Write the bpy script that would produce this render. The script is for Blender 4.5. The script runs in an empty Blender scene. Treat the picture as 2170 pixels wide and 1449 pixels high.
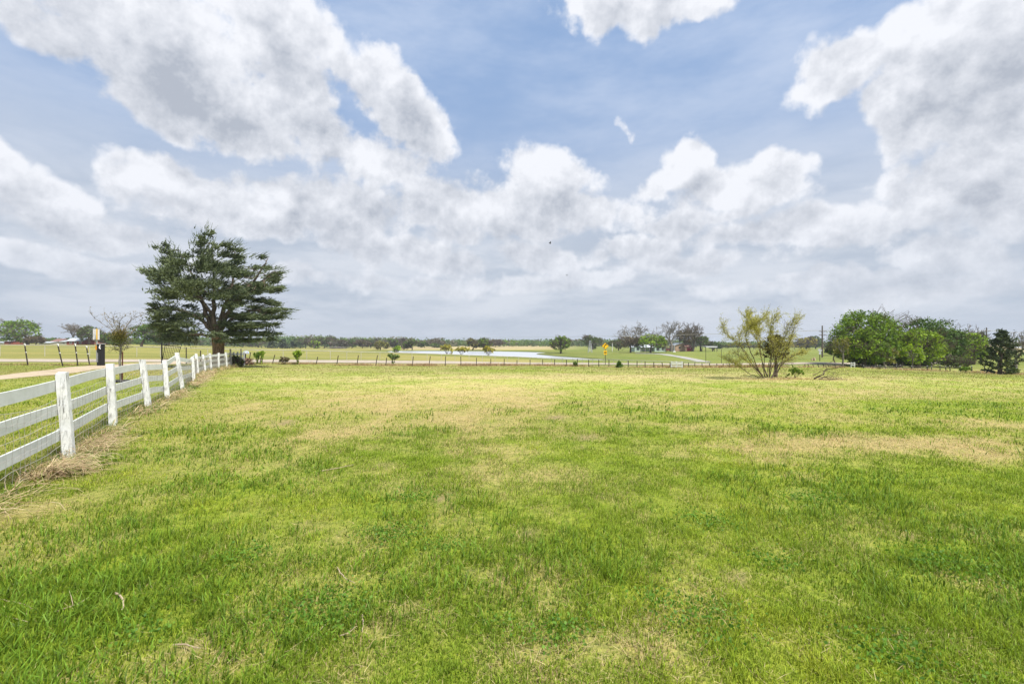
import bpy, math, random
import numpy as np
from mathutils import Vector, Matrix

# ------------------------------------------------------------------ camera, world, sun, exposure
SC = bpy.context.scene
COL = SC.collection
CAM_H = 1.6
F = 964.0            # focal length in photograph pixels (photograph is 2170 wide)
CX, CY = 1085.0, 722.0

cam_data = bpy.data.cameras.new('camera')
cam_data.sensor_width = 36.0
cam_data.lens = 36.0 * F / 2170.0
cam_data.shift_y = -2.5 / 2170.0
cam_data.clip_start = 0.05
cam_data.clip_end = 9000.0
cam = bpy.data.objects.new('camera', cam_data)
cam.location = (0, 0, CAM_H)
cam.rotation_euler = (math.radians(90), 0, 0)
COL.objects.link(cam)
SC.camera = cam

SUN_EL, SUN_AZ = math.radians(58), math.radians(128)   # azimuth clockwise from +Y: behind-right of the camera
world = bpy.data.worlds.new('World')
SC.world = world
world.use_nodes = True
world.cycles.sampling_method = 'MANUAL'
world.cycles.sample_map_resolution = 256

class NT:
    """small helper to write node graphs"""
    def __init__(s, tree):
        s.t = tree; s.n = tree.nodes; s.l = tree.links; s.n.clear()
    def put(s, sock, v):
        if isinstance(v, bpy.types.NodeSocket): s.l.new(v, sock)
        elif v is not None: sock.default_value = v
    def node(s, typ, **kw):
        nd = s.n.new(typ)
        for k, v in kw.items(): setattr(nd, k, v)
        return nd
    def m(s, op, a, b=None, c=None, clamp=False):
        nd = s.node('ShaderNodeMath', operation=op, use_clamp=clamp)
        s.put(nd.inputs[0], a); s.put(nd.inputs[1], b)
        if c is not None: s.put(nd.inputs[2], c)
        return nd.outputs[0]
    def v(s, op, a, b=None, scale=None):
        nd = s.node('ShaderNodeVectorMath', operation=op)
        s.put(nd.inputs[0], a); s.put(nd.inputs[1], b)
        if scale is not None: s.put(nd.inputs['Scale'], scale)
        return nd.outputs['Value'] if op in ('LENGTH', 'DOT_PRODUCT') else nd.outputs[0]
    def comb(s, x, y, z=0.0):
        nd = s.node('ShaderNodeCombineXYZ')
        for i, q in enumerate((x, y, z)): s.put(nd.inputs[i], q)
        return nd.outputs[0]
    def sep(s, a):
        nd = s.node('ShaderNodeSeparateXYZ'); s.put(nd.inputs[0], a); return nd.outputs
    def noise(s, vec, scale, detail=4, rough=.55, lac=2.0, dist=0.0, out='Fac', dims='3D'):
        nd = s.node('ShaderNodeTexNoise', noise_dimensions=dims)
        s.put(nd.inputs['Vector'], vec); nd.inputs['Scale'].default_value = scale
        nd.inputs['Detail'].default_value = detail; nd.inputs['Roughness'].default_value = rough
        nd.inputs['Lacunarity'].default_value = lac; nd.inputs['Distortion'].default_value = dist
        return nd.outputs[out]
    def rng(s, v, a, b, c=0.0, d=1.0, mode='SMOOTHSTEP'):
        nd = s.node('ShaderNodeMapRange', interpolation_type=mode)
        s.put(nd.inputs[0], v)
        for i, q in enumerate((a, b, c, d)): s.put(nd.inputs[i + 1], q)
        return nd.outputs[0]
    def mix(s, f, a, b, mode='MIX'):
        nd = s.node('ShaderNodeMix', data_type='RGBA', blend_type=mode)
        s.put(nd.inputs[0], f)
        for i, q in ((6, a), (7, b)):
            if isinstance(q, (tuple, list)) and len(q) == 3: q = (*q, 1)
            s.put(nd.inputs[i], q)
        return nd.outputs[2]

def build_sky():
    g = NT(world.node_tree)
    out = g.node('ShaderNodeOutputWorld'); bg = g.node('ShaderNodeBackground')
    sky = g.node('ShaderNodeTexSky', sky_type='NISHITA')
    sky.sun_disc = False; sky.sun_elevation = SUN_EL; sky.sun_rotation = SUN_AZ
    sky.air_density = 1.0; sky.dust_density = 1.6; sky.ozone_density = 2.0
    dirv = g.node('ShaderNodeTexCoord').outputs['Generated']
    x, y, z = g.sep(dirv)
    el = g.m('MULTIPLY', g.m('ARCSINE', z), 57.29578)
    absaz = g.m('ABSOLUTE', g.m('MULTIPLY', g.m('ARCTAN2', x, y), 57.29578))
    def to_deg(px, py):
        dx, dy = px - CX, CY - py
        return math.degrees(math.atan2(dx, F)), math.degrees(math.atan2(dy, math.hypot(F, dx)))
    # domain warp so that no outline stays an ellipse
    w1 = g.v('SCALE', g.v('SUBTRACT', g.noise(dirv, 3.2, 2, .5, out='Color'), (.5, .5, .5)), scale=.11)
    w2 = g.v('SCALE', g.v('SUBTRACT', g.noise(dirv, 11.0, 3, .55, out='Color'), (.5, .5, .5)), scale=.05)
    warp = g.v('ADD', w1, w2)
    # cloud masses: centre x, y, radius x, y in photograph pixels, tilt (degrees, clockwise), strength
    B = [(430,90,260,120,20,1.0), (620,150,160,110,30,.85), (640,260,150,90,30,.85), (340,200,150,60,24,.85), (1000,470,900,50,0,.55), (520,300,110,50,20,.8),
         (1940,230,170,120,0,1.0), (1900,400,90,80,0,.7), (1750,480,220,60,0,.8), (700,420,260,70,0,.85),
         (300,60,360,150,14,1.15), (500,220,300,110,20,1.1), (90,40,240,70,5,.8), (560,20,200,110,10,1.0),
         (830,215,140,120,42,1.1), (720,110,110,70,40,.75), (760,330,190,70,12,.95), (900,290,95,90,35,.8),
         (90,400,200,90,0,1.0), (270,340,120,80,28,1.0), (370,400,190,90,20,1.0), (560,450,190,65,8,1.05),
         (720,455,220,75,0,1.0), (-60,300,90,60,0,.8), (200,470,300,50,0,.9),
         (1165,380,125,100,8,1.15), (1060,440,190,80,0,1.0), (1220,440,130,50,20,.95), (930,440,170,70,0,1.0),
         (1460,350,70,85,0,1.15), (1400,385,75,50,-10,.95), (1560,400,170,70,6,1.1), (1640,365,75,65,20,1.0), (1480,470,150,50,0,.9),
         (1370,-10,260,85,0,1.15),
         (1960,60,190,110,-30,1.1), (1770,145,140,90,10,1.05), (1990,170,280,120,10,1.1), (2150,80,240,190,0,1.1),
         (2130,270,240,110,0,1.0), (1870,315,60,50,-20,.75), (2030,380,160,100,20,.95), (2150,420,220,140,0,.95),
         (1960,460,150,60,10,.7), (1322,268,34,17,55,.42),
         (60,545,150,45,14,.85), (230,560,170,30,5,.6), (1810,500,190,60,5,.85), (2000,540,220,60,5,.8), (1600,510,170,50,8,.8),
         (1130,540,150,45,20,.7), (1350,540,170,45,-8,.7), (850,530,260,50,8,.75), (1480,570,300,40,0,.7), (1130,600,500,30,0,.6),
         (500,590,600,38,0,.7), (1800,610,500,40,0,.7)]
    DARK = [(330,140,170,120,10,1), (470,175,190,55,12,1), (860,290,110,80,20,1), (1280,15,200,60,0,1.1),
            (2120,150,200,110,-20,1.1), (1960,200,160,50,-10,.8), (250,60,160,80,0,.7), (1200,400,110,40,0,.8), (2080,330,170,60,0,.9), (1500,440,180,40,0,.7), (130,480,260,40,0,.7), (700,480,300,30,0,.6)]
    LIT = [(480,85,110,70,20,1), (770,345,50,40,0,1), (560,410,90,40,10,1), (1930,30,90,60,0,1), (1440,345,90,60,0,1), (1190,350,90,60,0,.8), (350,350,140,50,25,.8), (1560,400,90,50,0,.7)]
    # the broad cloud masses by direction, as a small equirectangular map: R coverage, G grey undersides, B sunlit parts
    W, H = 2048, 1024
    az = (-(((np.arange(W) + .5) / W - .5) * 360.0) + 90.0)[None, :]
    az = (90.0 - (-(((np.arange(W) + .5) / W - .5) * 360.0)))[None, :]
    az = (az + 180.0) % 360.0 - 180.0
    elv = ((((np.arange(H) + .5) / H) - .5) * 180.0)[:, None]
    def field(blobs, soft, floor):
        acc = np.full((H, W), floor, np.float32)
        for (bx, by, rx, ry, rot, s) in blobs:
            a0, e0 = to_deg(bx, by)
            a1, _ = to_deg(bx + 20, by); _, e1 = to_deg(bx, by - 20)
            sx, sy = (a1 - a0) / 20 * rx, (e1 - e0) / 20 * ry
            dx, dy = az - a0, elv - e0
            r = math.radians(rot); c, n = math.cos(r), math.sin(r)
            X, Y = (dx * c - dy * n) / sx, (dx * n + dy * c) / sy
            val = np.maximum(s * (1 - (X * X + Y * Y) ** .8), -1.2)
            h = np.clip(soft - np.abs(acc - val), 0, None)
            acc = np.maximum(acc, val) + h * h / (4 * soft)
        return acc
    img = bpy.data.images.new('cloud_map', W, H, alpha=False, float_buffer=True, is_data=True)
    px4 = np.ones((H, W, 4), np.float32)
    px4[..., 0] = field(B, .12, -1.2); px4[..., 1] = np.clip(field(DARK, .2, 0.0), 0, 1); px4[..., 2] = np.clip(field(LIT, .2, 0.0), 0, 1)
    px4[..., 0] = px4[..., 0] * .4 + .5
    img.pixels.foreach_set(px4.ravel()); img.update(); img.pack()
    def lookup(vec):
        t = g.node('ShaderNodeTexEnvironment'); t.image = img; t.interpolation = 'Linear'
        g.put(t.inputs[0], vec)
        sp = g.node('ShaderNodeSeparateColor'); g.l.new(t.outputs[0], sp.inputs[0])
        return sp.outputs
    side = g.m('MAXIMUM', g.rng(absaz, 50, 62), g.rng(el, 40, 48))
    def density(dir_v):
        M = g.m('MULTIPLY_ADD', lookup(g.v('ADD', dir_v, warp))[0], 2.5, -1.25)
        other = g.m('MULTIPLY_ADD', side, 1.2, g.m('SUBTRACT', g.rng(g.noise(dir_v, 1.9, 3, .5), .42, .7, -.7, .8, 'LINEAR'), 1.2))
        M = g.m('MAXIMUM', M, other)
        n = g.noise(dir_v, 9.0, 9, .64)
        vo = g.node('ShaderNodeTexVoronoi', feature='F1'); g.put(vo.inputs['Vector'], g.v('ADD', dir_v, g.v('SCALE', warp, scale=.25)))
        vo.inputs['Scale'].default_value = 13.0
        vo.inputs['Detail'].default_value = 2.0; vo.inputs['Roughness'].default_value = .55
        puff = g.m('SUBTRACT', .42, vo.outputs['Distance'])
        d = g.m('MULTIPLY_ADD', g.m('SUBTRACT', n, .44), 1.3, M)
        return g.m('MULTIPLY_ADD', puff, .50, d), g.m('MULTIPLY_ADD', puff, .35, n)
    D, n1 = density(dirv)
    D2, n2 = density(g.v('ADD', dirv, (-.018, 0.0, .036)))
    fine = g.noise(dirv, 26.0, 6, .65)
    alpha = g.rng(g.m('MULTIPLY_ADD', g.m('SUBTRACT', fine, .5), .70, D), -.08, .34)
    rim = g.rng(D, .75, .05)                       # thin rims are whiter than the body
    under = g.rng(D2, .1, 1.5)                     # cloud above a point: its underside is grey
    body = g.noise(dirv, 5.5, 5, .6)
    crisp = g.m('SUBTRACT', g.noise(dirv, 15.0, 9, .68), g.noise(g.v('ADD', dirv, (-.006, 0, .013)), 15.0, 9, .68))
    shade = g.m('MULTIPLY_ADD', rim, .15, .93)
    shade = g.m('MULTIPLY_ADD', under, -.13, shade)
    shade = g.m('MULTIPLY_ADD', g.m('SUBTRACT', n1, n2), .75, shade)
    shade = g.m('MULTIPLY_ADD', g.m('SUBTRACT', body, .5), .32, shade)
    over = g.rng(g.m('MULTIPLY_ADD', lookup(g.v('ADD', g.v('ADD', dirv, g.v('SCALE', warp, scale=1.25)), (-.025, 0, .085)))[0], 2.5, -1.25), -.25, .95)
    shade = g.m('MULTIPLY_ADD', over, -.27, shade)
    shade = g.m('MULTIPLY_ADD', crisp, .85, shade)
    # broad dark undersides and sunlit parts
    broad = lookup(g.v('ADD', dirv, g.v('SCALE', warp, scale=1.6)))
    dark = g.m('MULTIPLY', g.rng(broad[1], 0.0, .8), g.rng(n1, .30, .62)); lit = g.rng(broad[2], 0.0, .8)
    shade = g.m('MULTIPLY_ADD', dark, -.22, shade)
    shade = g.m('MULTIPLY_ADD', lit, .22, shade)
    shade = g.m('MINIMUM', g.m('MAXIMUM', shade, .30), 1.10)
    cloud = g.mix(g.rng(shade, .4, 1.05, mode='LINEAR'), (.44, .475, .545), (.87, .885, .93))
    # clear sky: Nishita, paled by haze towards the horizon
    clear = g.mix(1.0, sky.outputs[0], (.105, .098, .098), 'MULTIPLY')
    clear = g.mix(.70, clear, (.33, .495, .79))
    milky = g.noise(g.v('MULTIPLY', dirv, (1, 1, 3.2)), 2.6, 6, .6)
    clear = g.mix(g.m('MULTIPLY', g.rng(milky, .30, .72), .70), clear, (.60, .68, .84))
    hz = g.rng(el, 34, 4, 0, .86)
    clear = g.mix(hz, clear, (.45, .52, .645))
    low = g.noise(g.v('ADD', g.v('MULTIPLY', dirv, (1, 1, 4.0)), warp), 3.6, 8, .6)
    hazecol = g.mix(g.rng(low, .36, .66), (.47, .53, .625), (.68, .715, .78))
    alpha = g.m('MULTIPLY', alpha, g.rng(el, 1.0, 13, .42, .96))
    clear = g.mix(g.rng(el, 24, 9, 0, .85), clear, hazecol)
    clear = g.mix(g.rng(el, 4, -.5, 0, .7), clear, (.52, .57, .66))
    cloud = g.mix(g.rng(el, 26, 5, 0, .45), cloud, g.mix(1.0, cloud, (.88, .90, .94), 'MULTIPLY'))
    colr = g.mix(alpha, clear, cloud)
    colr = g.mix(1.0, colr, (10, 10, 10), 'MULTIPLY')
    g.l.new(colr, bg.inputs[0]); bg.inputs[1].default_value = SKY_STRENGTH
    g.l.new(bg.outputs[0], out.inputs[0])
SKY_STRENGTH = .062
build_sky()

sun_data = bpy.data.lights.new('sun', 'SUN')
sun_data.energy = 4.2; sun_data.angle = math.radians(9.0); sun_data.color = (1.0, .95, .87)
sun = bpy.data.objects.new('sun', sun_data)
sv = Vector((math.sin(SUN_AZ) * math.cos(SUN_EL), math.cos(SUN_AZ) * math.cos(SUN_EL), math.sin(SUN_EL)))
sun.rotation_euler = (-sv).to_track_quat('-Z', 'Y').to_euler()
sun.location = sv * 60
COL.objects.link(sun)

SC.view_settings.view_transform = 'Standard'
SC.view_settings.look = 'None'
SC.view_settings.exposure = 0.82
SC.view_settings.gamma = 1.0
SC.view_settings.use_curve_mapping = False

# ------------------------------------------------------------------ helpers
RS = np.random.RandomState

def _hash(ix, iy, seed):
    n = (ix.astype(np.int64) * 374761393 + iy.astype(np.int64) * 668265263 + seed * 1442695041) & 0xffffffff
    n = ((n ^ (n >> 13)) * 1274126177) & 0xffffffff
    return ((n ^ (n >> 16)) & 0xffffff) / float(0xffffff)

def vnoise(x, y, scale, seed=0, octaves=3, rough=.5):
    x = np.asarray(x, float) / scale; y = np.asarray(y, float) / scale
    tot = 0; amp = 1; norm = 0
    for o in range(octaves):
        ix, iy = np.floor(x), np.floor(y)
        fx, fy = x - ix, y - iy
        fx = fx * fx * (3 - 2 * fx); fy = fy * fy * (3 - 2 * fy)
        a = _hash(ix, iy, seed + o); b = _hash(ix + 1, iy, seed + o)
        c = _hash(ix, iy + 1, seed + o); d = _hash(ix + 1, iy + 1, seed + o)
        tot = tot + amp * ((a * (1 - fx) + b * fx) * (1 - fy) + (c * (1 - fx) + d * fx) * fy)
        norm += amp; amp *= rough; x = x * 2.03 + 11.3; y = y * 2.03 + 5.7
    return tot / norm

def sstep(a, b, x):
    t = np.clip((np.asarray(x, float) - a) / (b - a), 0, 1)
    return t * t * (3 - 2 * t)

def np_mesh(name, V, faces, mats=None, cols=None, smooth=False):
    """V (N,3); faces: list of (M,k) index arrays; cols (N,3) per-vertex colour"""
    me = bpy.data.meshes.new(name)
    V = np.asarray(V, np.float32)
    faces = [np.asarray(f, np.int32) for f in faces if len(f)]
    me.vertices.add(len(V)); me.vertices.foreach_set('co', V.ravel())
    nl = sum(f.size for f in faces); nf = sum(len(f) for f in faces)
    me.loops.add(nl); me.polygons.add(nf)
    me.loops.foreach_set('vertex_index', np.concatenate([f.ravel() for f in faces]))
    st = []; off = 0
    for f in faces:
        st.append(off + np.arange(len(f)) * f.shape[1]); off += f.size
    me.polygons.foreach_set('loop_start', np.concatenate(st).astype(np.int32))
    me.polygons.foreach_set('use_smooth', np.full(nf, smooth, bool))
    if cols is not None:
        at = me.attributes.new('Col', 'FLOAT_COLOR', 'POINT')
        c4 = np.ones((len(V), 4), np.float32); c4[:, :3] = cols
        at.data.foreach_set('color', c4.ravel())
    for m in (mats or []): me.materials.append(m)
    me.update(calc_edges=True)
    return me

class Acc:
    """collects boxes, tubes, prisms, quads into one mesh"""
    def __init__(s): s.V = []; s.F = {3: [], 4: []}; s.n = 0; s.C = []
    def add(s, V, F, col=None):
        V = np.asarray(V, float).reshape(-1, 3)
        s.V.append(V)
        s.C.append(np.tile(np.asarray(col if col is not None else (1, 1, 1), float), (len(V), 1)) if col is None or np.ndim(col) == 1 else np.asarray(col, float))
        for f in F:
            f = np.asarray(f, int)
            if f.ndim == 1: f = f[None]
            if f.shape[1] in (3, 4): s.F[f.shape[1]].append(f + s.n)
            else:
                for r in f:
                    for i in range(1, len(r) - 1): s.F[3].append(np.array([[r[0], r[i], r[i + 1]]]) + s.n)
        s.n += len(V)
    def box(s, c, size, rz=0.0, M=None, col=None, taper=1.0):
        hx, hy, hz = [q / 2 for q in size]
        v = np.array([(sx * hx * (taper if sz > 0 else 1), sy * hy * (taper if sz > 0 else 1), sz * hz) for sz in (-1, 1) for sx, sy in ((-1, -1), (1, -1), (1, 1), (-1, 1))])
        if M is not None: v = v @ np.array(M).T
        if rz:
            cz, sn = math.cos(rz), math.sin(rz)
            v = v @ np.array([[cz, sn, 0], [-sn, cz, 0], [0, 0, 1]])
        s.add(v + np.array(c), [np.array([(3, 2, 1, 0), (4, 5, 6, 7), (0, 1, 5, 4), (1, 2, 6, 5), (2, 3, 7, 6), (3, 0, 4, 7)])], col)
    def beam(s, a, b, w, t, side=None, col=None):
        """rectangular bar from a to b; w along the 'up-ish' axis, t across"""
        a, b = np.array(a, float), np.array(b, float)
        d = b - a; L = np.linalg.norm(d); d = d / L
        up = np.array((0, 0, 1.)) if side is None else np.array(side, float)
        if abs(d @ up) > .98: up = np.array((0, 1., 0))
        sd = np.cross(d, up); sd /= np.linalg.norm(sd); up = np.cross(sd, d)
        v = []
        for p in (a, b):
            for su, ss in ((-1, -1), (-1, 1), (1, 1), (1, -1)): v.append(p + up * su * w / 2 + sd * ss * t / 2)
        s.add(v, [np.array([(0, 1, 2, 3), (7, 6, 5, 4), (0, 4, 5, 1), (1, 5, 6, 2), (2, 6, 7, 3), (3, 7, 4, 0)])], col)
    def tube(s, pts, radii, n=6, col=None, cap=True):
        pts = np.asarray(pts, float); radii = np.broadcast_to(radii, (len(pts),)).astype(float)
        T = np.gradient(pts, axis=0); T /= (np.linalg.norm(T, axis=1)[:, None] + 1e-9)
        ref = np.array((0, 0, 1.)) if abs(T[0, 2]) < .9 else np.array((0, 1., 0))
        A = np.cross(T, ref); A /= (np.linalg.norm(A, axis=1)[:, None] + 1e-9); Bv = np.cross(T, A)
        th = np.arange(n) * 2 * math.pi / n
        R = pts[:, None] + radii[:, None, None] * (np.cos(th)[None, :, None] * A[:, None] + np.sin(th)[None, :, None] * Bv[:, None])
        m = len(pts); i = np.arange(m - 1)[:, None] * n; j = np.arange(n)[None]; j2 = (j + 1) % n
        q = np.stack([i + j, i + j2, i + n + j2, i + n + j], -1).reshape(-1, 4)
        F = [q]
        if cap: F += [np.arange(n)[None, ::-1], (np.arange(n) + (m - 1) * n)[None]]
        s.add(R.reshape(-1, 3), F, col)
    def prism(s, poly, depth, M=None, col=None):
        """poly in x-z plane, extruded along y from 0 to depth"""
        n = len(poly); v = [(x, 0, z) for x, z in poly] + [(x, depth, z) for x, z in poly]
        v = np.array(v, float)
        F = [np.arange(n)[None], (np.arange(n) + n)[None, ::-1]] + [np.array([[i, i + n, (i + 1) % n + n, (i + 1) % n]]) for i in range(n)]
        if M is not None: v = (np.array(M)[:3, :3] @ v.T).T + np.array(M)[:3, 3]
        s.add(v, F, col)
    def mesh(s, name, mat, smooth=False, local=(0, 0, 0)):
        V = np.concatenate(s.V) - np.array(local)
        fs = [np.concatenate(s.F[k]) for k in (3, 4) if s.F[k]]
        return np_mesh(name, V, fs, [mat], np.concatenate(s.C), smooth)

def tag(o, label=None, cat=None, group=None, kind=None):
    if label: o['label'] = label
    if cat: o['category'] = cat
    if group: o['group'] = group
    if kind: o['kind'] = kind
    return o
def link(name, me, parent=None, loc=None):
    o = bpy.data.objects.new(name, me); COL.objects.link(o)
    if parent is not None: o.parent = parent
    if loc is not None: o.location = loc
    return o
def thing(name, loc, label, cat, group=None):
    o = bpy.data.objects.new(name, None); COL.objects.link(o)
    o.location = loc; o.empty_display_size = .2
    return tag(o, label, cat, group)
def part(name, acc, mat, parent, smooth=False):
    """acc is in world coordinates; the part is stored relative to its parent's base"""
    p = parent; base = np.zeros(3)
    while p is not None: base += np.array(p.location); p = p.parent
    return link(name, acc.mesh(name, mat, smooth, base), parent)

# ------------------------------------------------------------------ materials
def new_mat(name):
    m = bpy.data.materials.new(name); m.use_nodes = True
    return m, NT(m.node_tree)
def finish(g, shader, disp=None):
    o = g.node('ShaderNodeOutputMaterial'); g.l.new(shader, o.inputs[0]); return o
def bsdf(g, col, rough=.8, spec=.3, bump=None, bstr=.3, bdist=.02, metal=0.0):
    b = g.node('ShaderNodeBsdfPrincipled')
    if isinstance(col, (tuple, list)): col = (*col[:3], 1)
    g.put(b.inputs['Base Color'], col); g.put(b.inputs['Roughness'], rough)
    b.inputs['Specular IOR Level'].default_value = spec; g.put(b.inputs['Metallic'], metal)
    if bump is not None:
        n = g.node('ShaderNodeBump'); n.inputs['Strength'].default_value = bstr; n.inputs['Distance'].default_value = bdist
        g.l.new(bump, n.inputs['Height']); g.l.new(n.outputs[0], b.inputs['Normal'])
    return b.outputs[0]
def objco(g): return g.node('ShaderNodeTexCoord').outputs['Object']
def simple_mat(name, col, rough=.7, spec=.3, var=.18, scale=6.0, metal=0.0, stretch=(1, 1, 1), bstr=.25):
    m, g = new_mat(name)
    v = g.v('MULTIPLY', objco(g), stretch)
    n = g.noise(v, scale, 6, .6)
    c = g.mix(g.rng(n, .25, .75), tuple(q * (1 - var) for q in col), tuple(min(1, q * (1 + var)) for q in col))
    finish(g, bsdf(g, c, rough, spec, n, bstr, .01, metal)); return m
def leaf_mat(name, tint=(1, 1, 1), trans=.35, rough=.6):
    """foliage: colour from the mesh's own leaf colours"""
    m, g = new_mat(name)
    a = g.node('ShaderNodeAttribute', attribute_name='Col').outputs['Color']
    c = g.mix(1.0, a, tint, 'MULTIPLY')
    d = bsdf(g, c, rough, .25)
    t = g.node('ShaderNodeBsdfTranslucent'); g.l.new(g.mix(1.0, c, (1.25, 1.2, .6), 'MULTIPLY'), t.inputs[0])
    mx = g.node('ShaderNodeMixShader'); mx.inputs[0].default_value = trans
    g.l.new(d, mx.inputs[1]); g.l.new(t.outputs[0], mx.inputs[2])
    finish(g, mx.outputs[0]); return m
def bark_mat(name, a, b, scale=9):
    m, g = new_mat(name)
    v = g.v('MULTIPLY', objco(g), (1, 1, .22))
    n = g.noise(v, scale, 7, .7)
    finish(g, bsdf(g, g.mix(g.rng(n, .3, .7), a, b), .9, .15, n, .8, .05)); return m

M_LEAF = leaf_mat('leaves')
M_GRASS = leaf_mat('grass_blades', trans=.40, rough=.55)
M_STRAW = leaf_mat('dry_blades', trans=.18, rough=.8)
M_CEDAR = leaf_mat('cedar_foliage', trans=.10, rough=.75)
M_BARK = bark_mat('bark', (.05, .038, .028), (.17, .135, .10))
M_BARKG = bark_mat('grey_bark', (.10, .088, .072), (.27, .245, .21))
M_BARKC = bark_mat('cedar_bark', (.07, .045, .03), (.30, .20, .13), 14)
M_TWIG = simple_mat('twig', (.20, .15, .10), .9)
M_BLACK = simple_mat('black_metal', (.012, .012, .013), .55, .4)
M_TPOST = simple_mat('dark_post_steel', (.035, .028, .024), .7)
M_WHITECAP = simple_mat('white_paint', (.72, .72, .70), .6)
M_GALV = simple_mat('galvanised_steel', (.42, .43, .44), .5, .5, metal=.3)
M_WIRE = simple_mat('fence_wire', (.38, .36, .33), .6, .4, metal=.4)
M_PIPE = simple_mat('weathered_white_pipe', (.42, .39, .34), .7)

# ------------------------------------------------------------------ terrain shape
def PX(px): return (px - CX) / F
TAB = {   # column (photograph x) -> (distance, height) pairs; the land falls gently towards a pond
 -500: [(0,0),(12,-.02),(21,-.12),(30,-.28),(42,-.45),(61,-.4),(220,0),(500,-.5),(1200,-3),(4000,-3)],
 0:    [(0,0),(12,-.02),(21,-.15),(30,-.30),(42,-.5),(47,-.59),(53,-.56),(61,-.44),(220,0),(500,-.6),(1200,-4),(4000,-4)],
 300:  [(0,0),(12,-.02),(21,-.15),(30,-.33),(42,-.55),(47,-.62),(53,-.58),(61,-.55),(220,-.3),(400,-1.6),(1200,-6),(4000,-6)],
 600:  [(0,0),(12,-.02),(21,-.15),(30,-.35),(35,-.46),(44,-.68),(47,-.62),(53,-.62),(61,-.80),(150,-2.5),(380,-4.7),(1200,-8),(4000,-8)],
 900:  [(0,0),(12,-.02),(21,-.15),(30,-.35),(42,-.77),(47,-.74),(53,-.71),(60,-1.0),(72,-1.4),(120,-2.5),(180,-3.62),(246,-3.6),(450,-4.5),(1200,-8),(4000,-8)],
 1180: [(0,0),(12,-.02),(21,-.15),(30,-.36),(42,-.72),(47,-.82),(53,-.98),(60,-1.5),(80,-2.35),(110,-3.2),(130,-3.6),(208,-3.6),(240,-3.4),(450,-4.5),(1200,-8),(4000,-8)],
 1300: [(0,0),(12,-.02),(21,-.15),(30,-.38),(42,-.90),(47,-.85),(53,-.98),(60,-1.5),(80,-2.4),(110,-3.2),(121,-3.4),(150,-3.3),(195,-3.3),(450,-4.7),(1200,-8),(4000,-8)],
 1500: [(0,0),(12,-.02),(21,-.15),(30,-.40),(42,-.93),(47,-.90),(53,-1.08),(60,-1.7),(75,-2.6),(100,-3.25),(150,-3.25),(205,-3.0),(450,-4.7),(1200,-8),(4000,-8)],
 1740: [(0,0),(12,-.02),(21,-.16),(30,-.42),(42,-.91),(47,-.83),(53,-.90),(60,-1.2),(100,-2.5),(200,-3.0),(300,-3.9),(450,-5),(1200,-8),(4000,-8)],
 1900: [(0,0),(12,-.02),(21,-.20),(30,-.50),(40,-1.04),(50,-1.25),(60,-1.45),(100,-2.0),(200,-2.3),(450,-3.6),(1200,-7),(4000,-7)],
 2170: [(0,0),(12,-.04),(21,-.32),(30,-.75),(36,-1.1),(50,-1.45),(70,-1.65),(100,-1.8),(200,-2.3),(450,-3.0),(1200,-6),(4000,-6)],
 2700: [(0,0),(12,-.06),(21,-.40),(30,-.9),(50,-1.4),(100,-1.8),(450,-3.0),(1200,-6),(4000,-6)],
}
_cu = np.array([PX(k) for k in sorted(TAB)])
_ly = np.linspace(math.log(4), math.log(4000), 520)
_tz = np.array([np.interp(np.exp(_ly), [a for a, _ in TAB[k]], [b for _, b in TAB[k]]) for k in sorted(TAB)])
_gu = np.linspace(_cu[0], _cu[-1], 240)
_gz = np.array([np.interp(_gu, _cu, _tz[:, j]) for j in range(_tz.shape[1])]).T
_k = np.ones(7) / 7
for _ in range(2):
    _gz = np.apply_along_axis(lambda r: np.convolve(np.pad(r, 3, 'edge'), _k, 'valid'), 0, _gz)
    _gz = np.apply_along_axis(lambda r: np.convolve(np.pad(r, 2, 'edge'), np.ones(5) / 5, 'valid'), 1, _gz)

POND_Z = -3.8
_pp = [(818,745.3),(835,743.6),(900,743.7),(1000,744.2),(1060,744.6),(1110,745.6),(1165,747.4),(1150,748.6),(1134,750.0),(1139,751.4),(1180,755.2),
       (1240,759.6),(1290,763.2),(1306,764.6),(1290,765.6),(1240,765.0),(1180,762.2),(1100,759.0),(1040,756.6),(1000,754.6),(960,752.2),(920,750.3),(870,748.4),(838,747.4)]
POND = np.array([(PX(x) * (CAM_H - POND_Z) * F / (y - CY), (CAM_H - POND_Z) * F / (y - CY)) for x, y in _pp])
def pond_dist(X, Y):
    """signed distance to the pond's edge (inside negative)"""
    X, Y = np.asarray(X, float), np.asarray(Y, float)
    d = np.full(X.shape, 1e9); ins = np.zeros(X.shape, bool)
    for i in range(len(POND)):
        a, b = POND[i], POND[(i + 1) % len(POND)]
        ab = b - a; t = np.clip(((X - a[0]) * ab[0] + (Y - a[1]) * ab[1]) / (ab @ ab), 0, 1)
        d = np.minimum(d, np.hypot(X - a[0] - t * ab[0], Y - a[1] - t * ab[1]))
        c = ((a[1] > Y) != (b[1] > Y)) & (X < (b[0] - a[0]) * (Y - a[1]) / (b[1] - a[1] + 1e-12) + a[0])
        ins ^= c
    return np.where(ins, -d, d)

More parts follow.
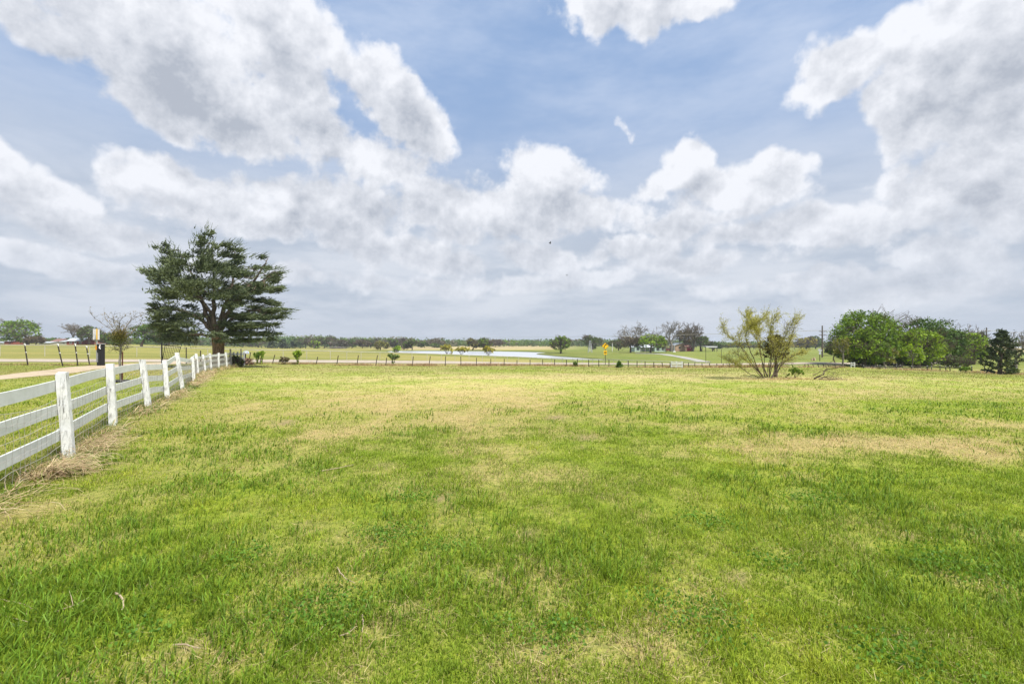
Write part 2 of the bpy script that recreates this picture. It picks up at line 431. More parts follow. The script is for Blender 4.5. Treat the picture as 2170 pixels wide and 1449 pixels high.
def hz(X, Y, bumps=True):
    X, Y = np.asarray(X, float), np.asarray(Y, float)
    Yc = np.maximum(Y, 4.0)
    u = np.clip(X / np.maximum(Yc, 6.0), _gu[0], _gu[-1])
    fu = (u - _gu[0]) / (_gu[1] - _gu[0]); iu = np.clip(fu.astype(int), 0, len(_gu) - 2); fu = fu - iu
    ly = np.clip((np.log(Yc) - _ly[0]) / (_ly[1] - _ly[0]), 0, len(_ly) - 1.001); iy = ly.astype(int); fy = ly - iy
    z = (_gz[iu, iy] * (1 - fu) + _gz[iu + 1, iy] * fu) * (1 - fy) + (_gz[iu, iy + 1] * (1 - fu) + _gz[iu + 1, iy + 1] * fu) * fy
    if bumps:
        z = z + (vnoise(X, Y, 2.2, 5, 2) - .5) * .05 * sstep(40, 25, Y) + (vnoise(X, Y, 26, 8, 2) - .5) * .35 * sstep(75, 160, Y)
    near = (Y > 100) & (Y < 270) & (X > -90) & (X < 60)
    if np.any(near):
        d = np.full(X.shape, 99.0); d[near] = pond_dist(X[near], Y[near])
        bank = np.maximum(z, POND_Z + .30)
        z = np.where(d < 8, np.where(d > 0, POND_Z - .1 + (bank - POND_Z + .1) * sstep(0, 1.3, d), POND_Z - .1 - .7 * sstep(0, 4, -d)), z)
    return z
def hz1(x, y): return float(hz(np.array([x]), np.array([y]))[0])

_Ym = np.exp(np.linspace(math.log(2.0), math.log(1500), 5000))
def ground(px, py, ymin=2.0):
    """first point of the land seen at a photograph pixel"""
    u = PX(px); p = (CAM_H - hz(u * _Ym, _Ym, False)) / _Ym * F + CY
    ok = np.where((p <= py) & (_Ym >= ymin))[0]
    Y = _Ym[ok[0]] if len(ok) else 400.0
    return (u * Y, Y, hz1(u * Y, Y))
def at(px, Y): return (PX(px) * Y, Y, hz1(PX(px) * Y, Y))
def zpix(py, Y): return CAM_H - (py - CY) * Y / F

# ------------------------------------------------------------------ land colours (what grows where)
def fieldpos(px, py):
    x, y, _ = ground(px, py); return x, y
DRY = [(880,845,330,42,1.0), (700,850,160,25,.7), (1000,815,250,14,.5), (1820,940,300,26,1.1), (1520,915,130,16,.5), (2060,965,190,22,.9), (1750,880,220,16,.55), (2080,900,200,22,.6),
       (1500,850,320,18,.55), (1900,830,330,14,.5), (1200,800,600,9,.55), (480,835,60,12,.3), (1100,1220,150,40,.55), (400,1380,120,40,.65), (840,1290,110,35,.5), (1080,1130,70,20,.4), (700,1110,60,20,.35),
       (1160,1400,120,40,.6), (60,1090,70,30,.9), (1280,1370,180,50,.45), (1730,1010,80,14,.5), (620,900,100,10,.6), (1840,1310,200,40,.3), (150,1430,260,30,.55), (2100,1240,90,50,.35), (1360,960,140,10,.3)]
def dryness(X, Y, PXX=None, PY=None):
    X, Y = np.asarray(X, float), np.asarray(Y, float)
    Ys = np.maximum(Y, 1.5)
    px = X / Ys * F + CX; py = (CAM_H - hz(X, Y, False)) / Ys * F + CY
    wx = (vnoise(X, Y, 1.6, 31, 3) - .5); wy = (vnoise(X, Y, 1.6, 37, 3) - .5)
    v = np.zeros(X.shape)
    for (cx, cy, rx, ry, s) in DRY:
        bx, by = fieldpos(cx, cy)
        ax = rx / F * by; ay = abs(fieldpos(cx, cy - ry)[1] - fieldpos(cx, cy + ry)[1]) / 2 + .05
        q = ((X - bx) / ax + wx * 1.3) ** 2 + ((Y - by) / ay + wy * 1.3) ** 2
        v = np.maximum(v, s * np.exp(-q * .9))
    return v
BARE = [(1118, 1137, 26, 9), (1372, 1195, 14, 6), (1560, 1225, 30, 9), (1240, 928, 40, 8), (300, 1400, 60, 18), (400, 1375, 50, 14), (1020, 1215, 50, 12), (850, 1290, 50, 14), (1140, 1395, 60, 16), (640, 1110, 24, 7), (1290, 1385, 50, 14),
        (790, 1340, 30, 10), (1690, 1035, 30, 7), (940, 1060, 24, 6), (600, 895, 30, 6), (250, 1130, 24, 8), (1800, 1290, 40, 10), (30, 1085, 40, 16), (1930, 1140, 26, 8), (1450, 1010, 22, 5), (820, 985, 24, 5), (1185, 885, 26, 5)]
def bareness(X, Y):
    v = np.zeros(np.shape(X)); wx = vnoise(X, Y, .22, 91, 2) - .5; wy = vnoise(X, Y, .22, 93, 2) - .5
    for px, py, rx, ry in BARE:
        bx, by = fieldpos(px, py); ax = rx / F * by; ay = max(.05, abs(fieldpos(px, py - ry)[1] - fieldpos(px, py + ry)[1]) / 2)
        v = np.maximum(v, np.exp(-1.1 * (((X - bx) / ax + wx * 1.6) ** 2 + ((Y - by) / ay + wy * 1.6) ** 2)))
    return v
def lawn_mix(X, Y):
    """share of straw against green, 0..1"""
    n1 = vnoise(X, Y, 1.3, 3, 4, .6); n2 = vnoise(X, Y, .38, 9, 3, .6); n3 = vnoise(X * .35, Y, 2.4, 14, 3, .6)
    far = sstep(9, 26, Y)
    d = dryness(X, Y)
    v = d * .95 + (n1 - .5) * .75 + (n2 - .5) * .85 + (vnoise(X, Y, .13, 19, 2) - .5) * .45 + (n3 - .5) * .9 * far + far * .44 + .02
    return np.clip(v, 0, 1)

G_DEEP = np.array((.185, .30, .024)); G_MID = np.array((.37, .51, .040)); G_YEL = np.array((.50, .545, .08))
STRAW = np.array((.74, .63, .30)); STRAW2 = np.array((.40, .29, .15))
def lerp(a, b, t): t = np.asarray(t)[..., None]; return a * (1 - t) + b * t

def land_colour(X, Y):
    n = vnoise(X, Y, 9, 41, 4, .6); n2 = vnoise(X * .25, Y, 5, 44, 4, .6); n3 = vnoise(X, Y, 45, 47, 3)
    d = lawn_mix(X, Y)
    c = lerp(lerp(G_DEEP, G_MID, n), STRAW * .8, np.clip(d * .9 + .05, 0, 1))
    c = lerp(c, c * np.array((.62, .58, .55)), (1 - sstep(9, 24, Y)) * .95)      # soil and thatch tone near by, with shade under the blades painted in
    c = lerp(c, np.array((.26, .19, .12)), np.where(Y < 25, bareness(X, Y), 0) * .75)
    u = X / np.maximum(Y, 5)
    # meadow beyond the road
    olive = lerp(np.array((.17, .185, .045)), np.array((.36, .30, .11)), np.clip(n2 * 1.5 - .35, 0, 1))
    green = lerp(np.array((.10, .155, .026)), np.array((.25, .25, .065)), np.clip(n * .8 + n2 * .5 - .25, 0, 1))
    tan = lerp(np.array((.40, .32, .19)), np.array((.33, .29, .14)), n)
    right = sstep(.02, .14, u)                              # mown lawns on the right
    m = lerp(olive, green, right)
    pd = np.full(X.shape, 99.0); near = (Y > 60) & (Y < 300) & (np.abs(X) < 120); pd[near] = pond_dist(X[near], Y[near])
    m = lerp(m, green * .85, (1 - sstep(4, 30, pd)) * .9)
    m = lerp(m, np.array((.05, .06, .03)), 1 - sstep(.2, 1.4, pd))
    left = sstep(-.15, -.5, u)
    m = lerp(m, lerp(green, olive, .55), left * .5)
    m = lerp(m, tan, sstep(250, 300, Y) * sstep(-.35, -.2, u) * sstep(.18, .05, u))
    m = lerp(m, tan, sstep(125, 150, Y) * sstep(.98, 1.05, u))
    k = sstep(43, 46, Y)
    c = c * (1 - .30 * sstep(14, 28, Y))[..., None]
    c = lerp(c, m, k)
    # side verge on the left, between white fence and road
    vl = sstep(-.60, -.66, u) * (1 - k)
    c = lerp(c, lerp(G_DEEP, olive, np.clip(n + .25, 0, 1)), vl * .8)
    return c * (.85 + .3 * n3)[..., None]

def build_terrain():
    ys = [-14 + i * .5 for i in range(28)]
    y = 0.0
    while y < 4200: ys.append(y); y += max(.22, y * .0125)
    ys = np.array(ys); us = np.concatenate([np.linspace(-3.2, -1.45, 60)[:-1], np.linspace(-1.45, 1.45, 560), np.linspace(1.45, 3.2, 60)[1:]])
    Y = ys[:, None] + 0 * us[None]; X = us[None] * (np.maximum(ys, 0)[:, None] + 14)
    Z = hz(X, Y)
    V = np.stack([X, Y, Z], -1).reshape(-1, 3)
    a, b = Y.shape
    i = np.arange(a - 1)[:, None] * b + np.arange(b - 1)[None]
    q = np.stack([i, i + 1, i + 1 + b, i + b], -1).reshape(-1, 4)
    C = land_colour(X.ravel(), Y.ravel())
    m, g = new_mat('ground')
    col = g.node('ShaderNodeAttribute', attribute_name='Col').outputs['Color']
    co = objco(g)
    n1 = g.noise(co, 14, 6, .7); n2 = g.noise(g.v('MULTIPLY', co, (.35, 1, 1)), 1.4, 6, .7); n3 = g.noise(co, 45, 4, .7)
    c = g.mix(g.rng(n1, .3, .7), g.mix(1.0, col, (.62, .68, .6), 'MULTIPLY'), g.mix(1.0, col, (1.3, 1.2, 1.15), 'MULTIPLY'))
    c = g.mix(g.m('MULTIPLY', g.rng(n2, .45, .72), .45), c, g.mix(.5, c, (.36, .33, .12)))
    h = g.m('ADD', n1, g.m('MULTIPLY', n3, .5))
    finish(g, bsdf(g, c, .95, .1, h, .7, .05))
    o = link('ground', np_mesh('ground', V, [q], [m], C, True)); tag(o, kind='structure')
build_terrain()

def ribbon(pts, widths, step=.5, lift=.02, ncross=7, jitter=.12, seed=1):
    pts = np.array(pts, float); seg = np.hypot(*np.diff(pts, axis=0).T); s = np.concatenate([[0], np.cumsum(seg)])
    t = np.arange(0, s[-1], step); 
    x = np.interp(t, s, pts[:, 0]); y = np.interp(t, s, pts[:, 1]); w = np.interp(t, s, widths)
    kk = max(3, int(3 / step) | 1); ker = np.ones(kk) / kk
    x = np.convolve(np.pad(x, kk // 2, 'reflect', reflect_type='odd'), ker, 'valid'); y = np.convolve(np.pad(y, kk // 2, 'reflect', reflect_type='odd'), ker, 'valid')
    tx, ty = np.gradient(x), np.gradient(y); L = np.hypot(tx, ty); nx, ny = -ty / L, tx / L
    c = np.linspace(-.5, .5, ncross)
    wl = w * (1 + jitter * (vnoise(t, t * 0, 2.0, seed, 3) - .5) * 2)
    X = x[:, None] + nx[:, None] * c[None] * wl[:, None]; Y = y[:, None] + ny[:, None] * c[None] * wl[:, None]
    crown = .06 * (1 - (2 * c) ** 2)
    Z = hz(X, Y) + lift + crown[None]
    a, b = X.shape; i = np.arange(a - 1)[:, None] * b + np.arange(b - 1)[None]
    q = np.stack([i, i + 1, i + 1 + b, i + b], -1).reshape(-1, 4)
    return np.stack([X, Y, Z], -1).reshape(-1, 3), q
def gravel_mat(name, a, b, scale=30):
    m, g = new_mat(name); co = objco(g)
    n = g.noise(co, scale, 6, .75); n2 = g.noise(co, .9, 5, .6)
    c = g.mix(g.rng(n, .3, .7), a, b); c = g.mix(g.m('MULTIPLY', g.rng(n2, .45, .7), .5), c, tuple(q * .72 for q in a))
    finish(g, bsdf(g, c, .95, .1, n, .6, .03)); return m
M_GRAVEL = gravel_mat('pale_gravel', (.30, .255, .20), (.46, .40, .32))
M_DIRT = gravel_mat('dirt_gravel', (.34, .27, .18), (.52, .43, .31))
M_CONC = gravel_mat('concrete_drive', (.28, .27, .245), (.38, .37, .34), 12)
def strip(name, pts, widths, mat, **k):
    V, q = ribbon(pts, widths, **k)
    return tag(link(name, np_mesh(name, V, [q], [mat], None, True)), kind='structure')
_rd = [(-300, 50.5), (PX(0) * 50, 50), (PX(300) * 50, 50), (PX(600) * 50, 50.2), (PX(900) * 49.6, 49.6), (PX(1180) * 49.4, 49.4), (PX(1300) * 49.2, 49.2), (PX(1500) * 49, 49),
       (PX(1650) * 50, 50), (PX(1740) * 51.5, 51.5), (PX(1850) * 55, 55), (60, 66), (80, 84), (110, 118), (160, 190)]
strip('road', _rd, [6.6, 6.6, 6.4, 6.2, 5.8, 5.4, 4.6, 4.0, 4.6, 5, 6, 6, 6, 6, 6], M_GRAVEL, lift=.03)
_dv = [(-21.0, 9), (-22.6, 16), (-24.2, 21), (-26.2, 25.5), (-29.6, 31), (-32.5, 36), (-33.8, 41), (-33, 47.5)]
strip('gravel_driveway', _dv, [2.2, 2.2, 2.2, 2.3, 2.6, 3.2, 3.8, 5], M_DIRT, lift=.012, jitter=.3, seed=7, step=.35)
_pts = [ground(*q)[:2] for q in [(1392, 749.5), (1412, 751), (1440, 756), (1470, 762), (1496, 767.5)]]
strip('concrete_path', [(_pts[0][0] - 6, _pts[0][1] + 6)] + _pts, [2.6, 3.0, 3.2, 3.0, 2.8, 2.8], M_CONC, lift=.05, jitter=.02)

def build_pond():
    from mathutils.geometry import tessellate_polygon
    c = POND.mean(0)
    P = [Vector((x, y, 0)) for x, y in POND]
    # grow the outline a little so that the water meets the bank, never its own edge
    n = len(P); out = []
    area = sum(P[i].x * P[(i + 1) % n].y - P[(i + 1) % n].x * P[i].y for i in range(n))
    sg = 1 if area > 0 else -1
    for i in range(n):
        a, b, d = P[i - 1], P[i], P[(i + 1) % n]
        t = ((b - a).normalized() + (d - b).normalized()).normalized()
        out.append(b + Vector((t.y, -t.x, 0)) * .35 * sg)
    tris = tessellate_polygon([out])
    m, g = new_mat('pond_water'); co = objco(g)
    n1 = g.noise(g.v('MULTIPLY', co, (.5, 1, 1)), 1.2, 6, .6)
    b = bsdf(g, (.42, .44, .46), .28, .8, n1, .35, .05)
    finish(g, b)
    o = link('pond_water', np_mesh('pond_water', [(p.x, p.y, POND_Z) for p in out], [np.array(tris)], [m])); tag(o, kind='structure')
build_pond()

# ------------------------------------------------------------------ grass and weeds
def blade_mesh(name, P, h, w, yaw, lean, bend, cb, ct, mat, curl=None):
    """one tapered, bent blade per row of P"""
    n = len(P)
    dx, dy = np.cos(yaw), np.sin(yaw)                # leaning direction
    sx, sy = -dy, dx                                 # across the blade
    r = RS(99).uniform(-1, 1, n) * .9                # turn the blade's face
    sx, sy = sx * np.cos(r) - sy * np.sin(r), sx * np.sin(r) + sy * np.cos(r)
    mid_out = h * .5 * np.sin(lean); mid_up = h * .5 * np.cos(lean)
    tl = np.minimum(lean + bend, 2.2)
    tip_out = mid_out + h * .5 * np.sin(tl); tip_up = np.maximum(mid_up + h * .5 * np.cos(tl), .004)
    V = np.zeros((n, 5, 3))
    S = np.stack([sx, sy, 0 * sx], -1); D = np.stack([dx, dy, 0 * dx], -1); U = np.array((0, 0, 1.0))
    V[:, 0] = P - S * w[:, None] * .5; V[:, 1] = P + S * w[:, None] * .5
    M = P + D * mid_out[:, None] + U * mid_up[:, None]
    V[:, 2] = M + S * w[:, None] * .42; V[:, 3] = M - S * w[:, None] * .42
    V[:, 4] = P + D * tip_out[:, None] + U * tip_up[:, None]
    i = np.arange(n)[:, None] * 5
    C = np.zeros((n, 5, 3)); C[:, 0] = C[:, 1] = cb; C[:, 2] = C[:, 3] = (cb + ct) / 2; C[:, 4] = ct
    return np_mesh(name, V.reshape(-1, 3), [i + np.array([0, 1, 2, 3]), i + np.array([3, 2, 4])], [mat], C.reshape(-1, 3))

FENCE_PX = [(-48, 1120), (147, 970), (240, 902.5), (315, 864.5), (355, 846), (387, 826.5), (411, 809.5), (420, 796), (435.5, 789.8), (448, 786), (464, 782), (481, 779.3), (490.5, 777)]
FX = []
def build_grass():
    rs = RS(11)
    N = 1250000
    N2 = 330000; ly = np.concatenate([rs.uniform(math.log(1.45), math.log(43), N - N2), rs.uniform(math.log(1.45), math.log(8.5), N2)]); Y = np.exp(ly); X = rs.uniform(-1.3, 1.3, N) * (Y + .9)
    keep0 = rs.uniform(0, 1, N) > bareness(X, Y) * .85; clump = vnoise(X, Y, .22, 21, 2); patch = vnoise(X, Y, 1.1, 22, 3)
    keep = rs.uniform(0, 1, N) < (.22 + 1.15 * clump)
    fenceside = X < -.62 * Y - 2.0
    dwy = np.zeros(N, bool)
    dp = np.array(_dv); 
    cxd = np.interp(Y, dp[:, 1], dp[:, 0]); dwy = np.abs(X - cxd) < 1.4
    keep &= ~dwy & keep0
    # thinner cover to the sides of and behind the camera
    Xs = rs.uniform(-15, 15, N); Ys = rs.uniform(-2.5, 11, N); side = (np.hypot(Xs, Ys) > 1.0) & ((np.abs(Xs) > 1.3 * (Ys + .9)) | (Ys < 1.47)) & (rs.uniform(0, 1, N) < .30)
    X = np.where(side, Xs, X); Y = np.where(side, Ys, Y); keep |= side & (clump > .3)
    X, Y, clump, patch, fenceside = X[keep], Y[keep], clump[keep], patch[keep], fenceside[keep]
    n = len(X)
    dry = lawn_mix(X, Y)
    straw = rs.uniform(0, 1, n) < np.clip(dry * .95 + .05, .06, .93)
    big = np.maximum(1.0, np.where(np.abs(X) > 1.3 * (Y + .9), np.hypot(X, Y) / 2.6, Y / 4.2))                       # farther blades stand for several
    tall = sstep(.5, .8, vnoise(X, Y, .8, 55, 2)) 
    h = (.030 + .05 * clump + .022 * tall) * rs.uniform(.55, 1.3, n) * (1 + .05 * (big - 1))
    h = np.where(straw, h * .72, h)
    coarse = (rs.uniform(0, 1, n) < .05 * sstep(.45, .7, vnoise(X, Y, 1.7, 61, 2)) * 3) & ~straw & (Y < 12)
    h = np.where(coarse, h * 1.35 + .02, h)
    w = .0036 * big ** .95 * rs.uniform(.7, 1.35, n); w = np.where(coarse, w * 2.1, w)
    wind = .55 + 1.2 * (vnoise(X, Y, 1.5, 66, 2) - .5)
    yaw = np.where(rs.uniform(0, 1, n) < .35, wind + rs.normal(0, .8, n), rs.uniform(0, 6.283, n))
    lean = np.abs(rs.normal(.35, .3, n)); bend = np.abs(rs.normal(.5, .4, n))
    lean = lean + sstep(8, 20, Y) * rs.uniform(.2, .9, n)
    lean = np.where(straw, rs.uniform(.5, 1.5, n), lean)
    t = np.clip(patch * 1.1 - .25 + rs.normal(0, .16, n) + .25 * sstep(8, 25, Y), 0, 1)
    t = np.clip(t + (vnoise(X, Y, .16, 71, 2) - .5) * .7, 0, 1); g = lerp(G_DEEP * 1.1, G_MID, t); g = lerp(g, G_YEL, np.clip((t - .45) * 1.2 + rs.normal(0, .15, n) + .22 * sstep(8, 24, Y), 0, 1))
    g = np.where(coarse[:, None], np.array((.16, .30, .03)), g)
    s = lerp(STRAW, STRAW2, rs.uniform(0, 1, n))
    s = lerp(s, np.array((.54, .47, .16)), sstep(7, 16, Y) * .6)
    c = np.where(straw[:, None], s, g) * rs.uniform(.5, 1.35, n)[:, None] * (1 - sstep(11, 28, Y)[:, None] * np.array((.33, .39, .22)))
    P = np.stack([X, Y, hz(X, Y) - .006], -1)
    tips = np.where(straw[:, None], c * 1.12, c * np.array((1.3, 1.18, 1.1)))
    me = blade_mesh('grass', P, h, w, yaw, lean, bend, c * .42, tips, M_GRASS)  # blade feet darkened: shaded gaps low in the grass put into the colour
    tag(link('grass', me), 'short green and straw coloured pasture grass covering the ground', 'grass', kind='stuff')
    # thatch: flat dead stems between the green
    N = 50000
    Y = np.exp(rs.uniform(math.log(1.45), math.log(16), N)); X = rs.uniform(-1.3, 1.3, N) * (Y + .9)
    k = rs.uniform(0, 1, N) < lawn_mix(X, Y) * 1.0 + .05 + bareness(X, Y); X, Y = X[k], Y[k]; n = len(X)
    c = lerp(STRAW * .8, STRAW2 * .8, rs.uniform(0, 1, n)) * rs.uniform(.8, 1.15, n)[:, None]
    me = blade_mesh('dead_stems', np.stack([X, Y, hz(X, Y) + rs.uniform(.006, .03, n)], -1), rs.uniform(.03, .10, n) * np.maximum(1, Y / 7), .0021 * np.maximum(1, Y / 4.2) * rs.uniform(.7, 1.4, n),
                    rs.uniform(0, 6.28, n), rs.uniform(1.2, 1.6, n), rs.uniform(-.3, .4, n), c, c, M_STRAW)
    tag(link('dead_stems', me), 'dead straw stems lying flat among the pasture grass', 'dead grass', kind='stuff')
build_grass()

# ------------------------------------------------------------------ white board fence
def weathered_white():
    m, g = new_mat('weathered_white_paint'); co = objco(g)
    grain = g.noise(g.v('MULTIPLY', co, (1, 1, .10)), 38, 6, .7)
    blot = g.noise(co, 7, 6, .65)
    c = g.mix(g.rng(blot, .35, .7), (.62, .63, .62), (.50, .51, .49))
    crack = g.m('MULTIPLY', g.rng(grain, .53, .60), g.rng(g.noise(co, 3.1, 3, .5), .40, .55))
    c = g.mix(g.m('MULTIPLY', crack, .85), c, (.13, .12, .11))
    c = g.mix(g.m('MULTIPLY', g.rng(g.noise(co, 60, 2, .5), .70, .76), .7), c, (.25, .23, .2))
    finish(g, bsdf(g, c, .75, .2, grain, .5, .01)); return m
def board_white():
    m, g = new_mat('painted_board'); co = objco(g)
    blot = g.noise(co, 5, 6, .65); grain = g.noise(g.v('MULTIPLY', co, (1, 1, 9)), 12, 5, .65)
    c = g.mix(g.rng(blot, .35, .7), (.58, .60, .58), (.50, .52, .49))
    c = g.mix(g.m('MULTIPLY', g.rng(grain, .66, .78), .5), c, (.42, .42, .38))
    finish(g, bsdf(g, c, .7, .25, grain, .4, .006)); return m
M_POST = weathered_white(); M_BOARD = board_white()
M_GREYPOST = bark_mat('grey_weathered_wood', (.22, .21, .19), (.45, .44, .41), 16)

POSTS = [(147, 970, 131, 790), (240, 902.5, 233, 770), (315, 864.5, 301, 761), (355, 846, 349, 763.5), (387, 826.5, 375, 747), (411, 809.5, 408, 756), (420, 797, 415.5, 749),
         (435.5, 790.5, 430, 751.8), (448, 787, 444.5, 748.4), (464, 783, 463.5, 747.5), (481, 780, 478.5, 746.3), (490.5, 778.5, 488, 739.5), (497, 777.5, 495, 745.8), (504, 776.5, 503.5, 745.5),
         (511, 775.5, 511, 745.6), (517.5, 774.5, 517.5, 746)]
def build_white_fence():
    base, top = [(-4.75, 3.9, hz1(-4.75, 3.9))], [(-4.8, 3.9, 1.17)]
    for bx, by, tx, ty in POSTS:
        b = ground(bx, by); base.append(b); top.append((PX(tx) * b[1], b[1], zpix(ty, b[1])))
    base, top = np.array(base), np.array(top)
    root = thing('board_fence', tuple(base[1]), 'long white three-rail board fence with wire netting along the left side of the pasture', 'fence')
    rs = RS(3)
    dirs = np.gradient(base[:, :2], axis=0); dirs /= np.linalg.norm(dirs, axis=1)[:, None]
    off = np.stack([-dirs[:, 1], dirs[:, 0]], 1)          # to the left of the line of travel = away from the pasture
    for i in range(len(base)):
        a = Acc(); d = top[i] - base[i]; L = np.linalg.norm(d)
        yaw = math.atan2(dirs[i, 1], dirs[i, 0]) + rs.uniform(-.08, .08)
        wv = .110 if i not in (12,) else .11
        b0 = base[i] - d * (.25 / L)
        n = 14; Vs = []
        for k in range(n):
            t = k / (n - 1); p = b0 + (top[i] - b0) * t
            for cx, cy in ((-1, -1), (1, -1), (1, 1), (-1, 1)):
                x, y = cx * wv / 2, cy * wv / 2
                q = p + np.array((x * math.cos(yaw) - y * math.sin(yaw), x * math.sin(yaw) + y * math.cos(yaw), 0)) + rs.normal(0, .0016, 3)
                Vs.append(q)
        Vs = np.array(Vs); Vs[-4:, 2] += rs.normal(0, .008, 4)
        f = []
        for k in range(n - 1):
            for j in range(4): f.append((k * 4 + j, k * 4 + (j + 1) % 4, k * 4 + 4 + (j + 1) % 4, k * 4 + 4 + j))
        a.add(Vs, [np.array(f), np.array([(3, 2, 1, 0)]), np.array([[n * 4 - 4, n * 4 - 3, n * 4 - 2, n * 4 - 1]])])
        grey = i >= 12
        o = part('post', a, M_GREYPOST if i == 12 else M_POST, root)
        if i == 12: o['label'] = 'taller grey unpainted post'
    for i in range(len(base) - 1):
        H = (top[i, 2] - base[i, 2]) / 1.17, (top[i + 1, 2] - base[i + 1, 2]) / 1.17
        for hh in (.995, .665, .34):
            a = Acc(); P = []
            for j, e in ((i, -.0), (i + 1, .0)):
                t = hh / 1.17; t = t if j not in (12,) else t * .86
                p = base[j] * (1 - t) + top[j] * t
                p[:2] += off[j] * .082
                p[2] += rs.normal(0, .012); P.append(p)
            dd = (P[1] - P[0]); dd /= np.linalg.norm(dd)
            pts = [P[0] + (P[1] - P[0]) * t for t in np.linspace(-.015, 1.015, 7)]
            sag = rs.normal(0, .008)
            for q, t in zip(pts, np.linspace(0, 1, 7)): q[2] += math.sin(t * math.pi) * sag
            for q0, q1 in zip(pts[:-1], pts[1:]): a.beam(q0, q1, .145, .028)
            part('rail', a, M_BOARD, root)
    # woven wire between the rails and the posts
    a = Acc(); path = base[:13, :].copy(); path[:, :2] += off[:13] * .055
    s = np.concatenate([[0], np.cumsum(np.linalg.norm(np.diff(path, axis=0), axis=1))])
    def at_s(t): return np.array([np.interp(t, s, path[:, k]) for k in range(3)]).T
    hs = [.04, .20, .38, .56, .74, .90]
    sag = lambda t, h: (vnoise(t, t * 0 + h * 7, .9, 77, 3) - .5) * .11 * (.4 + h) - .07 * h * np.abs(np.sin(t * 1.2)) + (.02 if h > .8 else 0)
    tt = np.arange(0, s[-1], .12)
    for h in hs:
        p = at_s(tt); p[:, 2] += h + sag(tt, h); p[:, :2] += (vnoise(tt, tt * 0 + h, .7, 12, 2)[:, None] - .5) * .06
        a.tube(p, .0026 * np.maximum(1, p[:, 1] / 9), 3, cap=False)
    for t in np.arange(.1, s[-1], .155):
        t = t + rs.uniform(-.015, .015); tv = np.array([t] * 6)
        p = at_s(tv); z = np.array([hs[k] + sag(np.array([t]), hs[k])[0] for k in range(6)])
        p[:, 2] += z; p[:, :2] += rs.normal(0, .006, (6, 2)); a.tube(p, .0019 * max(1, p[0, 1] / 9), 3, cap=False)
    part('wire_netting', a, M_WIRE, root)
    return base
FBASE = build_white_fence()

# ------------------------------------------------------------------ post-and-wire fences
def wire_fence(name, posts, label, mat, wires=3, r=.028, wire_r=.006, white_tip=False, lean_keep=True, tiny_wire=True):
    """posts: (base px, base py, top px, top py, distance)"""
    P = []
    for bx, by, tx, ty, Y in posts:
        b = np.array(at(bx, Y)); t = np.array((PX(tx) * Y, Y, zpix(ty, Y)))
        if t[2] < b[2] + .3: t[2] = b[2] + .3
        P.append((b, t))
    root = thing(name, tuple(P[0][0]), label, 'fence')
    for b, t in P:
        a = Acc(); d = t - b
        a.beam(b - d * .12, t, r * 2, r * 1.4, side=(1, 0, 0))
        a.beam(b + d * .05 + np.array((0, -.0, 0)), t - d * .02, r * .7, r * 3.0, side=(1, 0, 0))
        o = part('post', a, mat, root)
        if white_tip:
            c = Acc(); c.beam(t - d * .10, t + d * .01, r * 2.4, r * 2.0, side=(1, 0, 0)); link('paint_tip', c.mesh('paint_tip', M_WHITECAP, local=root.location), o); c = Acc(); c.beam(t - d * .42, t - d * .38, r * 2.5, r * 2.2, side=(1, 0, 0))
            link('paint_band', c.mesh('paint_band', M_WHITECAP, local=root.location), o)
    a = Acc()
    for k in range(wires):
        f = (k + .7) / (wires + .1)
        pts = [b + (t - b) * min(.96, f) for b, t in P]
        a.tube(np.array(pts), wire_r, 3, cap=False)
    part('wire', a, M_WIRE, root)
    return root
YB = 42.5
bx3 = [(527,768,531,746.5),(551,769,552,758),(577,770,582.5,751.6),(630,771,632,755),(670,771.5,673.3,756),(713.5,773,717,753),(756.5,773,759.5,752.6),(796.3,774,800,752.5),(817.5,774,819.5,758),
       (873.9,775,875.9,755),(909,776,912,754.6),(943.5,776,944.4,754.6),(977,776,976.4,755.5),(1009.4,776,1010,758),(1039.7,777,1040.2,760),(1068,777,1068.7,760.5),(1095.6,777,1095.6,763),(1123.3,777,1123.3,762),
       (1150,777,1150,762),(1175.5,777,1175.5,761),(1200.4,777,1200.4,762),(1223.6,777,1223.6,761),(1247.4,777,1247.4,762),(1268.9,777,1268.9,762),(1290.5,777,1290.5,762.5),(1311.5,777,1311.5,763),(1331.4,777,1331.4,764),
       (1350,777,1350,765),(1367,777,1367,766),(1386,777,1385.3,767),(1404,777,1403,767.5),(1420,777,1420,768)]
wire_fence('wire_fence', [(*q, 44 if q[0] < 700 else YB) for q in bx3], 'low dark post and wire fence along the far pasture edge, left of the white panel', M_TPOST, r=.03)
bx4 = [(1448,778,1448,768.5),(1459,778,1459,768),(1472.5,778,1472.5,768),(1488,778,1487.5,769),(1504,778,1503.7,769),(1519.3,778,1519,770),(1532.4,778,1532.4,770),(1545.6,778,1545.6,770),(1559,778,1559,771),
       (1572,778,1572,771),(1590,778,1589,771),(1610,778,1609,771),(1632,778,1631,771),(1655,778,1654,771),(1680,778,1678,771),(1707,779,1705,772),(1714,779,1712,772),(1725,779,1722,771.5),(1735,779,1733,772),
       (1747,779,1744,772),(1757,779,1753,771),(1770,779,1769,771),(1790,779,1789,771)]
wire_fence('wire_fence', [(*q, 43) for q in bx4], 'low thin-post wire fence passing behind the yellow willow shrub towards the grove', M_TPOST, r=.025)
